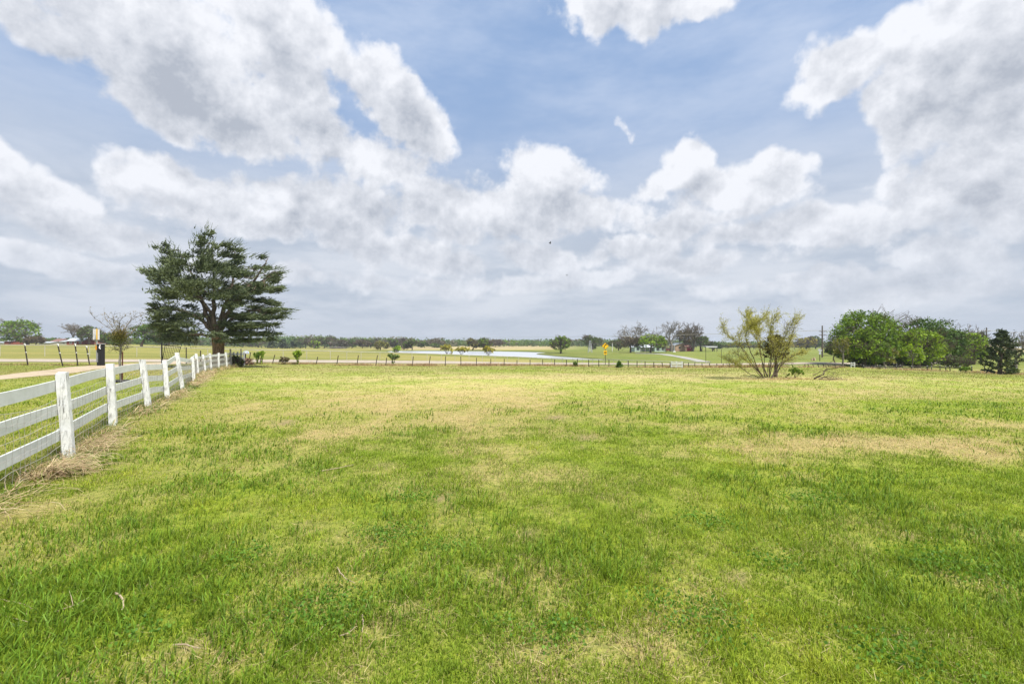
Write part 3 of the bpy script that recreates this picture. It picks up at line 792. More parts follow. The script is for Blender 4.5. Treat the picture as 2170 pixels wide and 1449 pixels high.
bx5 = [(1830,782,1830,774,43),(1865,783,1865,774,42.5),(1900,784,1900,775,42),(1932,785,1932,775,41.5),(1965,785,1965,774.8,41),(1974.5,786,1974,776,40.8),(1992,786,1992,773.8,40.4),(2004.6,786,2004,776,40.2),(2013.5,787,2012.5,774.8,40),
       (2036,789,2034.5,775.7,39.4),(2047,790,2046.5,777,39.2),(2060,791,2059,775.4,38.8),(2087,793,2086.5,776.7,38),(2098,794,2095,779,37.8),(2145,796,2144,780,36.5),(2157,797,2154,779,36.2),(2175,798,2174,781,36),(2230,803,2230,785,34.5)]
wire_fence('wire_fence', bx5, 'wire fence on thin dark posts with pale tips in front of the grove at right', M_TPOST, white_tip=True, r=.025)
bl = [(59,765,52,728,38),(133,773,122,728.5,36),(165,772,159,728.5,37),(190,771,183,733,38)]
wire_fence('wire_fence', bl, 'four leaning black steel posts with white bands beside the gravel driveway', M_TPOST, white_tip=True, r=.032, wires=2)
bg = [(394.7,763,394.7,736,43),(425,768,425,742.7,42),(438.6,767,438.6,752,43),(510.7,765,510.7,738.8,46)]
wire_fence('wire_fence', bg, 'dark posts and wire fence between the black gate and the big cedar', M_TPOST, r=.035, wires=3)

def pipe_fence():
    top = [(-120,728.5,61),(0,730.6,61),(95,731.5,61),(190,733,61),(290,734.5,61),(340,735.5,61),(440,738.5,61),(545,741.5,61),(600,742,61),(650,742.5,61),(700,743.5,62),(735,744.8,63),(765,745.5,64),(805,746.3,66),(835,747.2,67),(873,748.4,69),(905,749,71),(935,750,73),
           (964,751,75),(994,752.5,77),(1022,753.2,78),(1049,753.8,79),(1075,755,80),(1099,756,80),(1123,757.2,80),(1147,758.2,80),(1169,759,80),(1192,759.4,79),(1214,760,78),(1234,760.6,77),(1256,761,76),(1278,761.4,75),(1300,762,74),(1330,763,73),(1360,764,72),(1400,765.3,71),(1440,766.3,70),(1480,766.8,69),(1497,767,68)]
    pts = []
    root = None
    for px, py, Y in top:
        b = np.array(at(px, Y)); t = np.array((b[0], Y, zpix(py, Y))); t[2] = max(t[2], b[2] + .5)
        if root is None: root = thing('pipe_fence', tuple(b), 'pale single-rail pipe fence along the far side of the road in front of the pond', 'fence')
        a = Acc(); a.tube([b - (0, 0, .1), t], .035, 6); part('post', a, M_PIPE, root)
        pts.append(t)
    a = Acc(); a.tube(np.array(pts), .045, 6); part('top_rail', a, M_PIPE, root)
pipe_fence()

def white_panel():
    Y = 42.0
    b0 = at(1422, Y); root = thing('panel_fence', b0, 'short white three-board fence panel standing in the far wire fence', 'fence')
    z = lambda py: zpix(py, Y)
    for px, t0 in ((1422, 766), (1433.5, 766), (1445.5, 765.5)):
        a = Acc(); x = PX(px) * Y; a.beam((x, Y, hz1(x, Y) - .1), (x + (.05 if px < 1430 else 0), Y, z(t0)), .09, .09, side=(1, 0, 0)); part('post', a, M_POST, root)
    for pa, pb in ((767.5, 768.5), (771.3, 771.5), (776, 776)):
        a = Acc(); a.beam((PX(1421) * Y, Y - .06, z(pa)), (PX(1446) * Y, Y - .06, z(pb)), .085, .03); part('board', a, M_BOARD, root)
white_panel()
def small_white_gate():
    Y = 44.0; root = thing('farm_gate', at(1804, Y), 'small white board gate at the left foot of the grove', 'gate')
    for px in (1803.5, 1810.5):
        a = Acc(); x = PX(px) * Y; a.beam((x, Y, hz1(x, Y) - .1), (x, Y, zpix(767.5, Y)), .08, .08, side=(1, 0, 0)); part('post', a, M_POST, root)
    for py in (769.5, 773.5):
        a = Acc(); a.beam((PX(1803) * Y, Y - .06, zpix(py, Y)), (PX(1811) * Y, Y - .06, zpix(py, Y)), .07, .03); part('board', a, M_BOARD, root)
small_white_gate()

# ------------------------------------------------------------------ gate, posts, mailbox, signs
def black_gate():
    Y = 39.0
    root = thing('steel_gate', at(343, Y), 'open black steel gate of leaning vertical bars behind the white fence', 'gate')
    a = Acc(); b = np.array(at(343.3, Y)); a.tube([b - (0, 0, .2), (PX(342.8) * Y, Y, zpix(726, Y))], .055, 8); part('gate_post', a, M_BLACK, root)
    def q(px, py, dy=0): return np.array((PX(px) * (Y + dy), Y + dy, zpix(py, Y + dy)))
    fr = Acc()
    TL, TR, BL, BR = q(350, 731.5), q(383, 735, 1.6), q(345, 760), q(375, 763, 1.6)
    for u, v in ((TL, TR), (BL, BR), (TL, BL), (TR, BR)): fr.tube([u, v], .028, 6)
    fr.tube([TL * .5 + BL * .5, TR * .5 + BR * .5], .012, 5)
    part('gate_frame', fr, M_BLACK, root)
    for k in range(1, 9):
        t = k / 9; c = Acc(); c.tube([TL + (TR - TL) * t, BL + (BR - BL) * t], .014, 5); part('gate_bar', c, M_BLACK, root)
black_gate()
def black_post():
    Y = 36.0
    b = at(213.8, Y)
    root = thing('gate_post', b, 'thick black square post standing beside the gravel driveway', 'post')
    w = 10.2 / F * Y
    a = Acc(); h = zpix(729, Y) - b[2]; a.box((b[0], b[1], b[2] + h / 2 - .1), (w, .30, h + .2)); part('post_body', a, M_BLACK, root)
    a = Acc(); a.box((b[0], b[1], zpix(729, Y) + .02), (w + .05, .34, .045)); part('cap', a, M_GALV, root)
    a = Acc(); x = PX(216.3) * Y; a.tube([(x, Y - .17, zpix(730, Y)), (x - .04, Y - .19, zpix(737, Y)), (x + .06, Y - .2, zpix(739.5, Y))], [.03, .045, .02], 6); part('ribbon', a, M_WHITECAP, root)
    a = Acc(); x = PX(210.8) * Y; a.box((x, Y - .16, zpix(757, Y)), (.03, .02, .75)); part('edge_strip', a, M_GALV, root)
black_post()
M_YEL = simple_mat('yellow_sign_face', (.86, .50, .01), .45, .4, var=.06); M_SIGNBLK = simple_mat('sign_black', (.012, .012, .012), .5)
M_SIGNBACK = simple_mat('sign_back_aluminium', (.50, .51, .53), .5, .5, metal=.2); M_ORANGE = simple_mat('orange_reflector', (.75, .28, .02), .5)
def rot(az):
    c, s = math.cos(az), math.sin(az); return Matrix(((c, -s, 0, 0), (s, c, 0, 0), (0, 0, 1, 0), (0, 0, 0, 1)))
def sign_plate(poly, x, y, z, az, t=.02):
    a = Acc(); M = Matrix.Translation((x, y, z)) @ rot(az); a.prism(poly, t, M); return a
def text_mesh(body, size, M, mat, name):
    cu = bpy.data.curves.new(name, 'FONT'); cu.body = body; cu.size = size; cu.align_x = 'CENTER'; cu.align_y = 'CENTER'; cu.offset = .006; cu.extrude = .003; cu.resolution_u = 2
    o = bpy.data.objects.new(name, cu); COL.objects.link(o)
    dg = bpy.context.evaluated_depsgraph_get(); me = bpy.data.meshes.new_from_object(o.evaluated_get(dg))
    bpy.data.objects.remove(o); me.materials.clear(); me.materials.append(mat); me.transform(M); return me
def curve_sign():
    Y = 46.0; x = PX(1282.8) * Y; z0 = hz1(x, Y)
    root = thing('warning_sign', (x, Y, z0), 'yellow diamond curve warning sign with a speed plate below, beside the road', 'road sign')
    a = Acc(); a.beam((x, Y + .03, z0 - .3), (x, Y + .03, zpix(726, Y)), .05, .035, side=(1, 0, 0)); part('sign_post', a, M_TPOST, root)
    s = 9.3 / F * Y; zc = zpix(733.2, Y)
    def dia(k): 
        r = s * k; c = .12 * r
        return [(-r + c * .5, -c * .5), (-c * .5, -r + c * .5), (c * .5, -r + c * .5), (r - c * .5, -c * .5), (r - c * .5, c * .5), (c * .5, r - c * .5), (-c * .5, r - c * .5), (-r + c * .5, c * .5)]
    pl = part('sign_panel', sign_plate(dia(.78 * 1.05), x, Y, zc, 0), M_YEL, root)
    # black border ring
    b = Acc(); o1, o2 = dia(.76), dia(.70); V = [(x + p[0], Y - .004, zc + p[1]) for p in o1] + [(x + p[0], Y - .004, zc + p[1]) for p in o2]
    b.add(V, [np.array([(i, (i + 1) % 8, 8 + (i + 1) % 8, 8 + i) for i in range(8)])])
    link('border', b.mesh('border', M_SIGNBLK, local=(x, Y, z0)), pl)
    ar = Acc(); path = np.array([(-.24, -.42), (-.23, -.2), (-.16, .02), (.0, .20), (.06, .24)]) * s * 1.15; wv = .085 * s
    L = [];R = []
    for i in range(len(path)):
        d = path[min(i + 1, 4)] - path[max(i - 1, 0)]; d = d / np.linalg.norm(d); n = np.array((-d[1], d[0])) * wv; L.append(path[i] + n); R.append(path[i] - n)
    V = [(x + p[0], Y - .006, zc + p[1]) for p in L + R]; ar.add(V, [np.array([(i, i + 5, i + 6, i + 1) for i in range(4)])])
    e = path[-1]; d = path[-1] - path[-2]; d = d / np.linalg.norm(d); n = np.array((-d[1], d[0]))
    T = [e + n * .2 * s, e + d * .34 * s, e - n * .2 * s]
    ar.add([(x + p[0], Y - .0065, zc + p[1]) for p in T], [np.array([(0, 2, 1)])])
    link('arrow', ar.mesh('arrow', M_SIGNBLK, local=(x, Y, z0)), pl)
    w, h = 6.6 / F * Y, 8.6 / F * Y; zc2 = zpix(747, Y)
    pp = part('speed_plate', sign_plate([(-w / 2, -h / 2), (w / 2, -h / 2), (w / 2, h / 2), (-w / 2, h / 2)], x, Y, zc2, 0), M_YEL, root)
    M = Matrix.Translation((0, -.008, zc2 - z0)) @ Matrix.Rotation(math.radians(90), 4, 'X')
    link('numerals', text_mesh('45', h * .62, M, M_SIGNBLK, 'numerals'), pp)
curve_sign()
def chevron_sign():
    Y = 47.5; x = PX(205.2) * Y; z0 = hz1(x, Y)
    root = thing('chevron_sign', (x, Y, z0), 'yellow and black chevron road sign seen almost edge-on beyond the gravel driveway', 'road sign')
    a = Acc(); a.beam((x, Y, z0 - .3), (x, Y, zpix(703, Y)), .09, .06, side=(1, 0, 0)); part('sign_post', a, M_GALV, root)
    zc = zpix(708.3, Y); hh = 11.5 / F * Y
    # two plates back to back in a V: one shows its grey back, the other its face
    w = .55
    a = sign_plate([(0, -hh), (w, -hh), (w, hh), (0, hh)], x - .32, Y - .10, zc, math.radians(62)); part('sign_panel', a, M_SIGNBACK, root)
    azf = math.radians(-58); Mx = Matrix.Translation((x + .02, Y + .05, zc)) @ rot(azf)
    a = Acc(); a.prism([(0, -hh), (w, -hh), (w, hh), (0, hh)], .02, Mx); f = part('sign_panel', a, M_YEL, root)
    c = Acc(); V = []
    for q in ((.08, .8), (.26, .8), (.50, 0), (.26, -.8), (.08, -.8), (.32, 0)):
        p = Mx @ Vector((q[0], -.006, q[1] * hh)); V.append(tuple(p))
    c.add(V, [np.array([(0, 5, 2, 1), (5, 4, 3, 2)])]); link('chevron', c.mesh('chevron', M_SIGNBLK, local=(x, Y, z0)), f)
    a = Acc(); a.box((x, Y - .07, zpix(736.5, Y)), (.17, .02, 8.5 / F * Y)); part('reflector', a, M_ORANGE, root)
chevron_sign()
def back_sign():
    bx, by, z0 = ground(1737.3, 765); Y = by; x = bx
    root = thing('road_sign', (x, Y, z0), 'grey back of a diamond road sign with a small plate below, beside the utility pole', 'road sign')
    a = Acc(); a.beam((x, Y, z0 - .3), (x, Y, zpix(738, Y)), .09, .06, side=(1, 0, 0)); part('sign_post', a, M_TPOST, root)
    s = 4.9 / F * Y; part('sign_panel', sign_plate([(-s, 0), (0, -s), (s, 0), (0, s)], x, Y - .06, zpix(742, Y), 0), M_SIGNBACK, root)
    s = 2.4 / F * Y; part('sign_plate', sign_plate([(-s, -s), (s, -s), (s, s), (-s, s)], x, Y - .06, zpix(748.6, Y), 0), M_SIGNBACK, root)
back_sign()
M_MAILBLUE = simple_mat('pale_blue_enamel', (.42, .55, .78), .4, .5, var=.1)
def mailbox():
    Y = 44.5; x = PX(521) * Y; z0 = hz1(x, Y)
    root = thing('mailbox', (x, Y, z0), 'small pale blue mailbox on a post just past the end of the white fence', 'mailbox')
    a = Acc(); a.beam((x - .03, Y, z0 - .2), (x - .03, Y, zpix(749, Y)), .07, .07, side=(1, 0, 0)); part('post', a, M_TPOST, root)
    w, h = 7.5 / F * Y, 5.4 / F * Y; zc = zpix(749.3, Y)
    prof = [(-w / 2, 0), (w / 2, 0), (w / 2, h * .55)] + [(w / 2 * math.cos(t), h * .55 + h * .45 * math.sin(t)) for t in np.linspace(.15, math.pi - .15, 8)] + [(-w / 2, h * .55)]
    a = Acc(); a.prism(prof, .45, Matrix.Translation((x, Y - .22, zc))); part('box', a, M_MAILBLUE, root)
    a = Acc(); a.prism([(p[0] * .8, p[1] * .8 + h * .08) for p in prof], .02, Matrix.Translation((x, Y - .245, zc))); part('door', a, M_WHITECAP, root)
    a = Acc(); a.box((x + w / 2 + .02, Y - .1, zc + h * .6), (.02, .05, .16)); part('flag', a, M_ORANGE, root)
mailbox()

# ------------------------------------------------------------------ utility poles and line
M_POLE = bark_mat('pole_wood', (.07, .055, .045), (.17, .14, .115), 10)
def pole(px, Y, top_py, arms, label):
    b = np.array(at(px, Y)); zt = zpix(top_py, Y)
    root = thing('utility_pole', tuple(b), label, 'utility pole')
    a = Acc(); a.tube([b - (0, 0, .5), (b[0], Y, zt)], [.20, .14], 10); part('pole_shaft', a, M_POLE, root)
    ends = []
    for py, hw in arms:
        z = zpix(py, Y); w = hw / F * Y
        a = Acc(); a.beam((b[0] - w, Y - .16, z), (b[0] + w, Y - .16, z), .13, .10); arm = part('crossarm', a, M_POLE, root)
        c = Acc()
        for s in (-.95, -.5, .5, .95):
            c.tube([(b[0] + w * s, Y - .16, z + .06), (b[0] + w * s, Y - .16, z + .26)], [.05, .035], 6); ends.append((b[0] + w * s, Y - .16, z + .26))
        link('insulator', c.mesh('insulator', M_GALV, local=root.location), arm)
        a = Acc(); a.beam((b[0] - w * .55, Y - .16, z - .05), (b[0], Y - .16, z - .55), .04, .03); a.beam((b[0] + w * .55, Y - .16, z - .05), (b[0], Y - .16, z - .55), .04, .03); part('arm_brace', a, M_POLE, root)
    return ends
e1 = pole(1742.5, 115, 690, [(702, 8), (709.5, 8)], 'tall wooden utility pole with two crossarms left of the grove')
e2 = pole(2090.5, 138, 694, [(701.5, 7.5)], 'wooden utility pole with one crossarm rising behind the trees at far right')
def power_line():
    a = Acc()
    for k, (p, q) in enumerate(zip(e1[:4], e2)):
        p, q = np.array(p), np.array(q)
        for u, v in ((p, q), (q, q + (q - p)), (p + (p - q) * 2.2 + np.array((0, 60, 0)), p)):
            t = np.linspace(0, 1, 16); L = u[None] + (v - u)[None] * t[:, None]; L[:, 2] -= 4 * 1.1 * t * (1 - t)
            a.tube(L, .016, 3, cap=False)
    tag(link('power_line', a.mesh('power_line', M_WIRE)), 'thin power cables strung between the two utility poles', 'power line')
power_line()

# ------------------------------------------------------------------ trees
def leaf_quads(P, size, rs, elong=1.6, along=None, spread=1.0):
    """small leaf-like quads at P; 'along' gives a preferred long axis"""
    n = len(P); size = np.broadcast_to(size, (n,))[:, None]
    d = rs.normal(0, 1, (n, 3)) * spread
    if along is not None: d = d + along
    d /= np.linalg.norm(d, axis=1)[:, None] + 1e-9
    r = rs.normal(0, 1, (n, 3)); s = np.cross(d, r); s /= np.linalg.norm(s, axis=1)[:, None] + 1e-9
    V = np.empty((n, 4, 3)); L = size * elong / 2; W = size / 2
    V[:, 0] = P - d * L; V[:, 1] = P + s * W - d * L * .1; V[:, 2] = P + d * L; V[:, 3] = P - s * W + d * L * .1
    return V.reshape(-1, 3), np.arange(n * 4).reshape(-1, 4)

def tubes_mesh(name, S, mat, n=5, rmin=0):
    """S: list of (p0, p1, r0, r1)"""
    A = np.array([s[0] for s in S]); B = np.array([s[1] for s in S]); ra = np.maximum([s[2] for s in S], rmin); rb = np.maximum([s[3] for s in S], rmin)
    T = B - A; T /= np.linalg.norm(T, axis=1)[:, None] + 1e-9
    ref = np.where(np.abs(T[:, 2:3]) < .9, np.array([[0, 0, 1.]]), np.array([[0, 1., 0]]))
    U = np.cross(T, ref); U /= np.linalg.norm(U, axis=1)[:, None] + 1e-9; W = np.cross(T, U)
    th = np.arange(n) * 2 * math.pi / n; c, s = np.cos(th)[None, :, None], np.sin(th)[None, :, None]
    ring = c * U[:, None] + s * W[:, None]
    V = np.concatenate([A[:, None] + ring * ra[:, None, None], B[:, None] + T[:, None] * (rb * .3)[:, None, None] + ring * rb[:, None, None]], 1)
    i = np.arange(len(S))[:, None] * 2 * n; j = np.arange(n)[None]; j2 = (j + 1) % n
    q = np.stack([i + j, i + j2, i + n + j2, i + n + j], -1).reshape(-1, 4)
    return np_mesh(name, V.reshape(-1, 3), [q], [mat], None, True)

def grow(rs, trunk=.28, levels=5, kids=(2, 4), ratio=.72, ang=(.35, .85), wig=.16, up=.08, stems=1, stem_ang=.1, r0=.05, first=4, wind=0.0):
    """unit tree (about 1 high): returns segments and the ends of the twigs"""
    S, tips = [], []
    def norm(v): return v / (np.linalg.norm(v) + 1e-9)
    def br(p, d, L, r, lev):
        n = 4 if lev < 2 else 3
        pts = [p]
        for k in range(n):
            d = norm(d + rs.normal(0, wig, 3) + np.array((wind, 0, up)))
            q = p + d * L / n; r2 = r * (1 - .35 / n * 1.0)
            S.append((p, q, r, r2)); p, r = q, r2; pts.append(p)
        if lev >= levels:
            tips.append((p, d)); return
        m = rs.randint(kids[0], kids[1] + 1) if lev else first
        a0 = rs.uniform(0, 6.28)
        for k in range(m):
            a = rs.uniform(*ang); ph = a0 + k * 2.4 + rs.normal(0, .3)
            t = np.cross(d, (0, 0, 1.)) if abs(d[2]) < .95 else np.array((1., 0, 0)); t = norm(t); b = np.cross(d, t)
            nd = norm(d * math.cos(a) + (t * math.cos(ph) + b * math.sin(ph)) * math.sin(a))
            src = pts[-1] if (k < 2 or lev == 0) else pts[rs.randint(1, len(pts))]
            br(src, nd, L * ratio * rs.uniform(.75, 1.2), r * rs.uniform(.55, .75), lev + 1)
    for s in range(stems):
        ph = s * 6.283 / max(1, stems) + rs.uniform(-.3, .3)
        d = norm(np.array((math.cos(ph) * stem_ang, math.sin(ph) * stem_ang, 1.0)) + rs.normal(0, .05, 3))
        br(np.zeros(3), d, trunk, r0 / math.sqrt(stems), 0)
    return S, tips

PAL = {
 'dark':  ((.05, .105, .022), (.13, .215, .040)),
 'green': ((.095, .18, .020), (.22, .33, .040)),
 'bright':((.14, .25, .015), (.31, .43, .04)),
 'lime':  ((.17, .28, .015), (.32, .44, .035)),
 'olive': ((.12, .13, .03), (.27, .26, .06)),
 'yellow':((.26, .25, .03), (.44, .38, .06)),
 'reddry': ((.26, .15, .11), (.42, .27, .20)),
 'brown': ((.10, .085, .05), (.19, .16, .085)),
 'grey':  ((.12, .115, .085), (.21, .20, .15)),
 'mid':   ((.075, .125, .034), (.16, .22, .06)),
 'bronze': ((.05, .055, .02), (.15, .13, .04)),
 'cedar': ((.028, .048, .022), (.09, .115, .042)),
}
def leaf_cols(P, pal, rs, n4=4, scale=.9):
    a, b = (np.array(q) for q in PAL[pal]); n = len(P)
    t = np.clip(vnoise(P[:, 0] + P[:, 1] * .7, P[:, 2] + P[:, 1] * .3, scale, rs.randint(999), 2) * 1.3 - .15 + rs.normal(0, .2, n), 0, 1)
    return np.repeat(lerp(a, b, t), n4, 0)

def tree(name, label, px, Y, top_py, wpx, style, pal='green', base_py=None, group=None, cat='tree', dens=1.0, seed=None, bark=None, lean=0.0, lift=.03, low=None, hollow=0.0, part_names=('trunk', 'crown'), leafk=1.0, depth=None, flat=.0):
    rs = RS(seed if seed is not None else (int(px * 7 + Y * 13 + top_py * 3) % 99991))
    x, y, z0 = at(px, Y)
    H = zpix(top_py, Y) - z0; W = wpx / F * Y; D = W if depth is None else depth
    mat = bark or M_BARK
    along = None; spread = 1.0; el = 1.7
    if style == 'bare':    S, tips = grow(rs, .26, 5, (2, 4), .76, (.3, .75), .15, .04, r0=.045, first=5)
    elif style == 'small': S, tips = grow(rs, .40, 4, (2, 4), .62, (.3, .8), .14, .06, r0=.03, first=4)
    elif style == 'broad': S, tips = grow(rs, .22, 5, (3, 4), .72, (.45, 1.05), .16, .03, r0=.055, first=6)
    elif style == 'tall':  S, tips = grow(rs, .32, 4, (3, 4), .70, (.3, .8), .15, .10, r0=.04, first=5)
    elif style == 'bush':  S, tips = grow(rs, .22, 4, (3, 4), .78, (.3, .9), .18, .04, stems=5, stem_ang=.6, r0=.05, first=4)
    elif style == 'stems': S, tips = grow(rs, .35, 3, (2, 3), .70, (.2, .6), .16, .08, stems=8, stem_ang=.75, r0=.045, first=3)
    elif style == 'sprig': S, tips = grow(rs, .42, 2, (2, 3), .55, (.2, .55), .13, .10, stems=5, stem_ang=.38, r0=.03, first=3)
    elif style == 'cone':
        S, tips = [], []; K = 46
        S.append((np.zeros(3), np.array((0, 0, 1.)), .045, .006))
        for k in range(K):
            t = (k + .5) / K; zz = lift + (.98 - lift) * t; R = (.52 * (1 - t) ** .75 + .03) * rs.uniform(.55, 1.15); ph = k * 2.4
            d = np.array((math.cos(ph), math.sin(ph), .25 + .5 * t)); p0 = np.array((0, 0, zz - .04)); p = p0
            for j in range(4):
                q = p + d / np.linalg.norm(d) * R / 4; d = d + rs.normal(0, .12, 3); S.append((p, q, .012 * (1 - t) + .003, .003)); p = q
                if j: tips.append((p, d / np.linalg.norm(d)))
        spread = .8; el = 2.4
    TP = np.array([t[0] for t in tips]); TD = np.array([t[1] for t in tips])
    # fit to the wanted size
    pts = np.array([s[1] for s in S])
    sx = W / max(1e-6, np.percentile(pts[:, 0], 98) - np.percentile(pts[:, 0], 2)); sy = D / max(1e-6, np.percentile(pts[:, 1], 98) - np.percentile(pts[:, 1], 2)); sz = H / np.percentile(pts[:, 2], 99.5)
    leafy = style != 'bare' and dens > 0
    if leafy: sx *= .88; sy *= .88; sz *= .95
    cxm = (np.percentile(pts[:, 0], 98) + np.percentile(pts[:, 0], 2)) / 2
    def fit(p):
        p = np.asarray(p, float); t = np.clip(p[..., 2:3], 0, 1)
        off = np.concatenate([(lean * W - cxm * sx) * t ** .7, t * 0, t * 0], -1)
        return p * np.array((sx, sy, sz)) + off
    rsc = H
    S2 = [(fit(a), fit(b), ra * rsc, rb * rsc) for a, b, ra, rb in S]
    root = thing(name, (x, y, z0), label, cat, group)
    thin = .011 / F * 1000 * Y / 34 * (.8 if style == 'bare' else .5)
    S2[0] = (S2[0][0] - np.array((0, 0, .15)), *S2[0][1:])
    if leafy:
        px_m = Y / 455.0                             # metres per rendered pixel
        area = W * H
        ls = max(px_m * 1.25, .05) * leafk
        N = int(min(26000, max(350, dens * 2.6 * area / (ls * ls))))
        k = rs.randint(0, len(TP), N)
        cl = (W / 2 + H / 2) * .5 * .10
        if style == 'cone': cl = W * .07
        B0 = fit(TP)
        if style == 'sprig': B0 = fit(np.array([s_[1] for s_ in S[4:]])); k = rs.randint(0, len(B0), N); cl = W * .07; TD = np.array([s_[1] - s_[0] for s_ in S[4:]]) * 8; TP = B0
        if style in ('broad', 'small', 'tall', 'bush'):     # round the crown out
            lo, hi = np.percentile(B0, 3, axis=0), np.percentile(B0, 97, axis=0); cc, rr = (lo + hi) / 2, (hi - lo) / 2 + 1e-6
            q = (B0 - cc) / rr; ln = np.linalg.norm(q, axis=1)[:, None] + 1e-6
            B1 = cc + q / ln * np.minimum(ln, 1.05) ** .65 * rr
            if low is None: low = {'broad': .20, 'small': .25, 'tall': .2, 'bush': .02}[style]
            zt, zl = B1[:, 2].max(), np.percentile(B1[:, 2], 4)
            B1[:, 2] = zt - (zt - B1[:, 2]) * min(2.2, max(1, (zt - low * H - cl) / (zt - zl)))
            link_twigs = [(B0[i], B1[i], thin, thin * .6) for i in range(len(B0))]
            S2.extend(link_twigs); B0 = B1
        P = B0[k] + rs.normal(0, 1, (N, 3)) * np.array((cl, cl, cl * .7)) * rs.uniform(.3, 1.15, (N, 1))
        V, q = leaf_quads(P, ls * rs.uniform(.6, 1.3, N), rs, el, along if along is not None else TD[k] * .7 + np.array((.3, 0, .1)), spread)
        link(part_names[1], np_mesh(part_names[1], V, [q], [M_CEDAR if pal == 'cedar' else M_LEAF], leaf_cols(P, pal, rs, 4, max(.25, cl * 1.6)) * np.repeat(rs.uniform(.72, 1.25, len(TP))[k], 4)[:, None]), root)
    link(part_names[0], tubes_mesh(part_names[0], S2, mat, 5 if Y > 80 else 7, thin), root)
    return root

# ---- the big wind-swept cedar, laid out from its own limbs
def big_cedar():
    Y = 35.0; k = Y / F; px0, py0 = 465.0, 778.0
    x, y, z0 = at(px0, Y)
    rs = RS(5)
    root = thing('cedar_tree', (x, y, z0), 'big dark wind-swept cedar with a flaring trunk standing behind the white fence', 'tree')
    def L(cx, cy, d=0.0):   # crop coordinates of the close view -> metres from the tree's base
        px, py = 280 + cx / 4.3917, 470 + cy / 4.3917
        return np.array(((px - px0) * k, d, (py0 - py) * k))
    lobes = [(560,645,110,50,.9),(630,715,80,36,.7),(470,625,110,40,1),(400,705,80,25,.9),(800,690,80,50,.7),(700,660,70,40,.7),(560,740,70,26,.6),(900,740,80,40,.8),(330,1000,120,50,1),(420,1080,110,34,1),(250,960,70,40,.9),(300,1060,70,30,.9),(520,1100,90,24,.8),(160,455,44,12,.8),(205,470,60,16,.8),(1010,1095,90,26,.8),(1180,1100,80,26,.8),(698,70,12,20,1),(684,105,22,20,1),(665,140,40,18,1),(668,180,50,18,1),(640,215,65,20,1),(655,250,80,20,1),(625,285,100,18,1),(335,215,34,22,.8),(225,243,34,14,.7),(330,270,55,34,.9),(300,350,85,45,1),(360,300,60,30,.9),(430,315,55,14,.7),(370,380,90,50,1),
             (150,470,50,16,.8),(215,495,70,24,1),(290,525,70,32,1),(380,440,110,60,1),(480,470,110,80,1),(520,320,60,34,.9),(590,350,100,60,1),(660,320,100,50,1),(760,350,110,60,1),(700,430,150,80,1),
             (800,240,26,34,.7),(780,215,18,18,.6),(880,215,50,18,.8),(940,205,45,12,.7),(900,255,70,30,.9),(860,310,90,45,1),(990,270,45,22,.8),(960,320,70,40,1),(1050,360,70,40,.9),(1130,340,60,28,.9),(1190,315,50,14,.8),
             (900,400,130,70,1),(1010,430,110,60,1),(1120,460,100,50,1),(1220,440,70,30,.9),(1290,440,50,22,.9),(1355,462,40,12,.8),(1240,500,90,45,1),(1300,560,60,36,.9),(1330,610,50,16,.8),(1230,590,90,40,1),(1260,650,40,14,.5),
             (560,560,150,70,1),(430,560,120,60,1),(330,560,70,34,.9),(300,635,60,20,.9),(390,660,90,34,.9),(470,690,100,40,1),(580,640,90,50,.8),(700,560,140,80,1),(820,560,120,70,1),(930,560,120,70,1),(1060,570,130,60,1),(1150,640,110,50,.9),
             (740,640,110,50,.7),(880,660,110,60,.9),(1000,680,110,50,.8),(1100,700,120,50,1),(1200,720,90,36,.9),(1270,745,50,14,.8),(960,760,100,40,.7),(1080,780,120,50,.9),(1180,810,110,50,1),(1290,820,80,32,.9),(1380,810,45,20,.8),(1440,815,45,12,.8),(1420,850,50,20,.8),
             (290,770,60,20,.8),(260,820,55,36,.9),(250,870,50,34,.9),(350,800,70,40,.9),(400,760,70,24,.7),(420,850,100,55,1),(330,890,100,55,1),(500,800,60,34,.5),(540,860,70,50,.8),(300,960,90,50,1),(400,950,110,60,1),(260,930,50,24,.7),
             (500,960,100,50,.9),(620,870,90,60,.8),(640,950,90,50,.8),(430,1040,110,36,1),(340,1080,50,20,.8),(540,1030,90,36,.8),(560,1080,40,20,.6),(860,860,90,60,.9),(960,880,120,50,1),(1080,870,130,50,1),(1200,890,120,44,1),(1300,880,90,34,.9),(1360,880,50,16,.7),
             (880,950,90,60,1),(980,970,110,60,1),(1100,960,120,50,1),(1220,960,100,44,1),(1320,955,60,18,.9),(900,1040,90,50,.9),(1010,1040,110,46,1),(1130,1040,100,44,1),(1240,1040,80,40,.9),(1320,1040,50,18,.8),(1280,1090,40,24,.7),(880,1110,50,30,.7),(960,1100,70,24,.7),(760,1010,60,30,.5)]
    # limbs: stems rising from the fork, each lobe hung on the nearest stem
    stems = [((800,1060),(770,930),(760,800),(742,640),(720,470),(690,300),(680,110)), ((790,1050),(820,900),(860,760),(890,600),(900,420),(890,260)),
             ((780,1060),(720,930),(650,800),(580,680),(520,540),(430,420),(335,230)), ((800,1040),(880,860),(990,700),(1090,560),(1180,400),(1210,320)),
             ((790,1070),(640,1045),(520,1050),(400,1010),(280,900)), ((810,1060),(950,1000),(1100,960),(1250,970),(1360,950)), ((800,1000),(960,880),(1120,820),(1290,810),(1440,815)),
             ((780,1020),(640,900),(520,820),(400,820),(260,830)), ((770,900),(640,720),(480,620),(330,560),(120,465)), ((830,900),(960,760),(1090,650),(1220,560),(1370,460)), ((790,1060),(700,960),(620,880),(560,800))]
    S = []; nodes = []
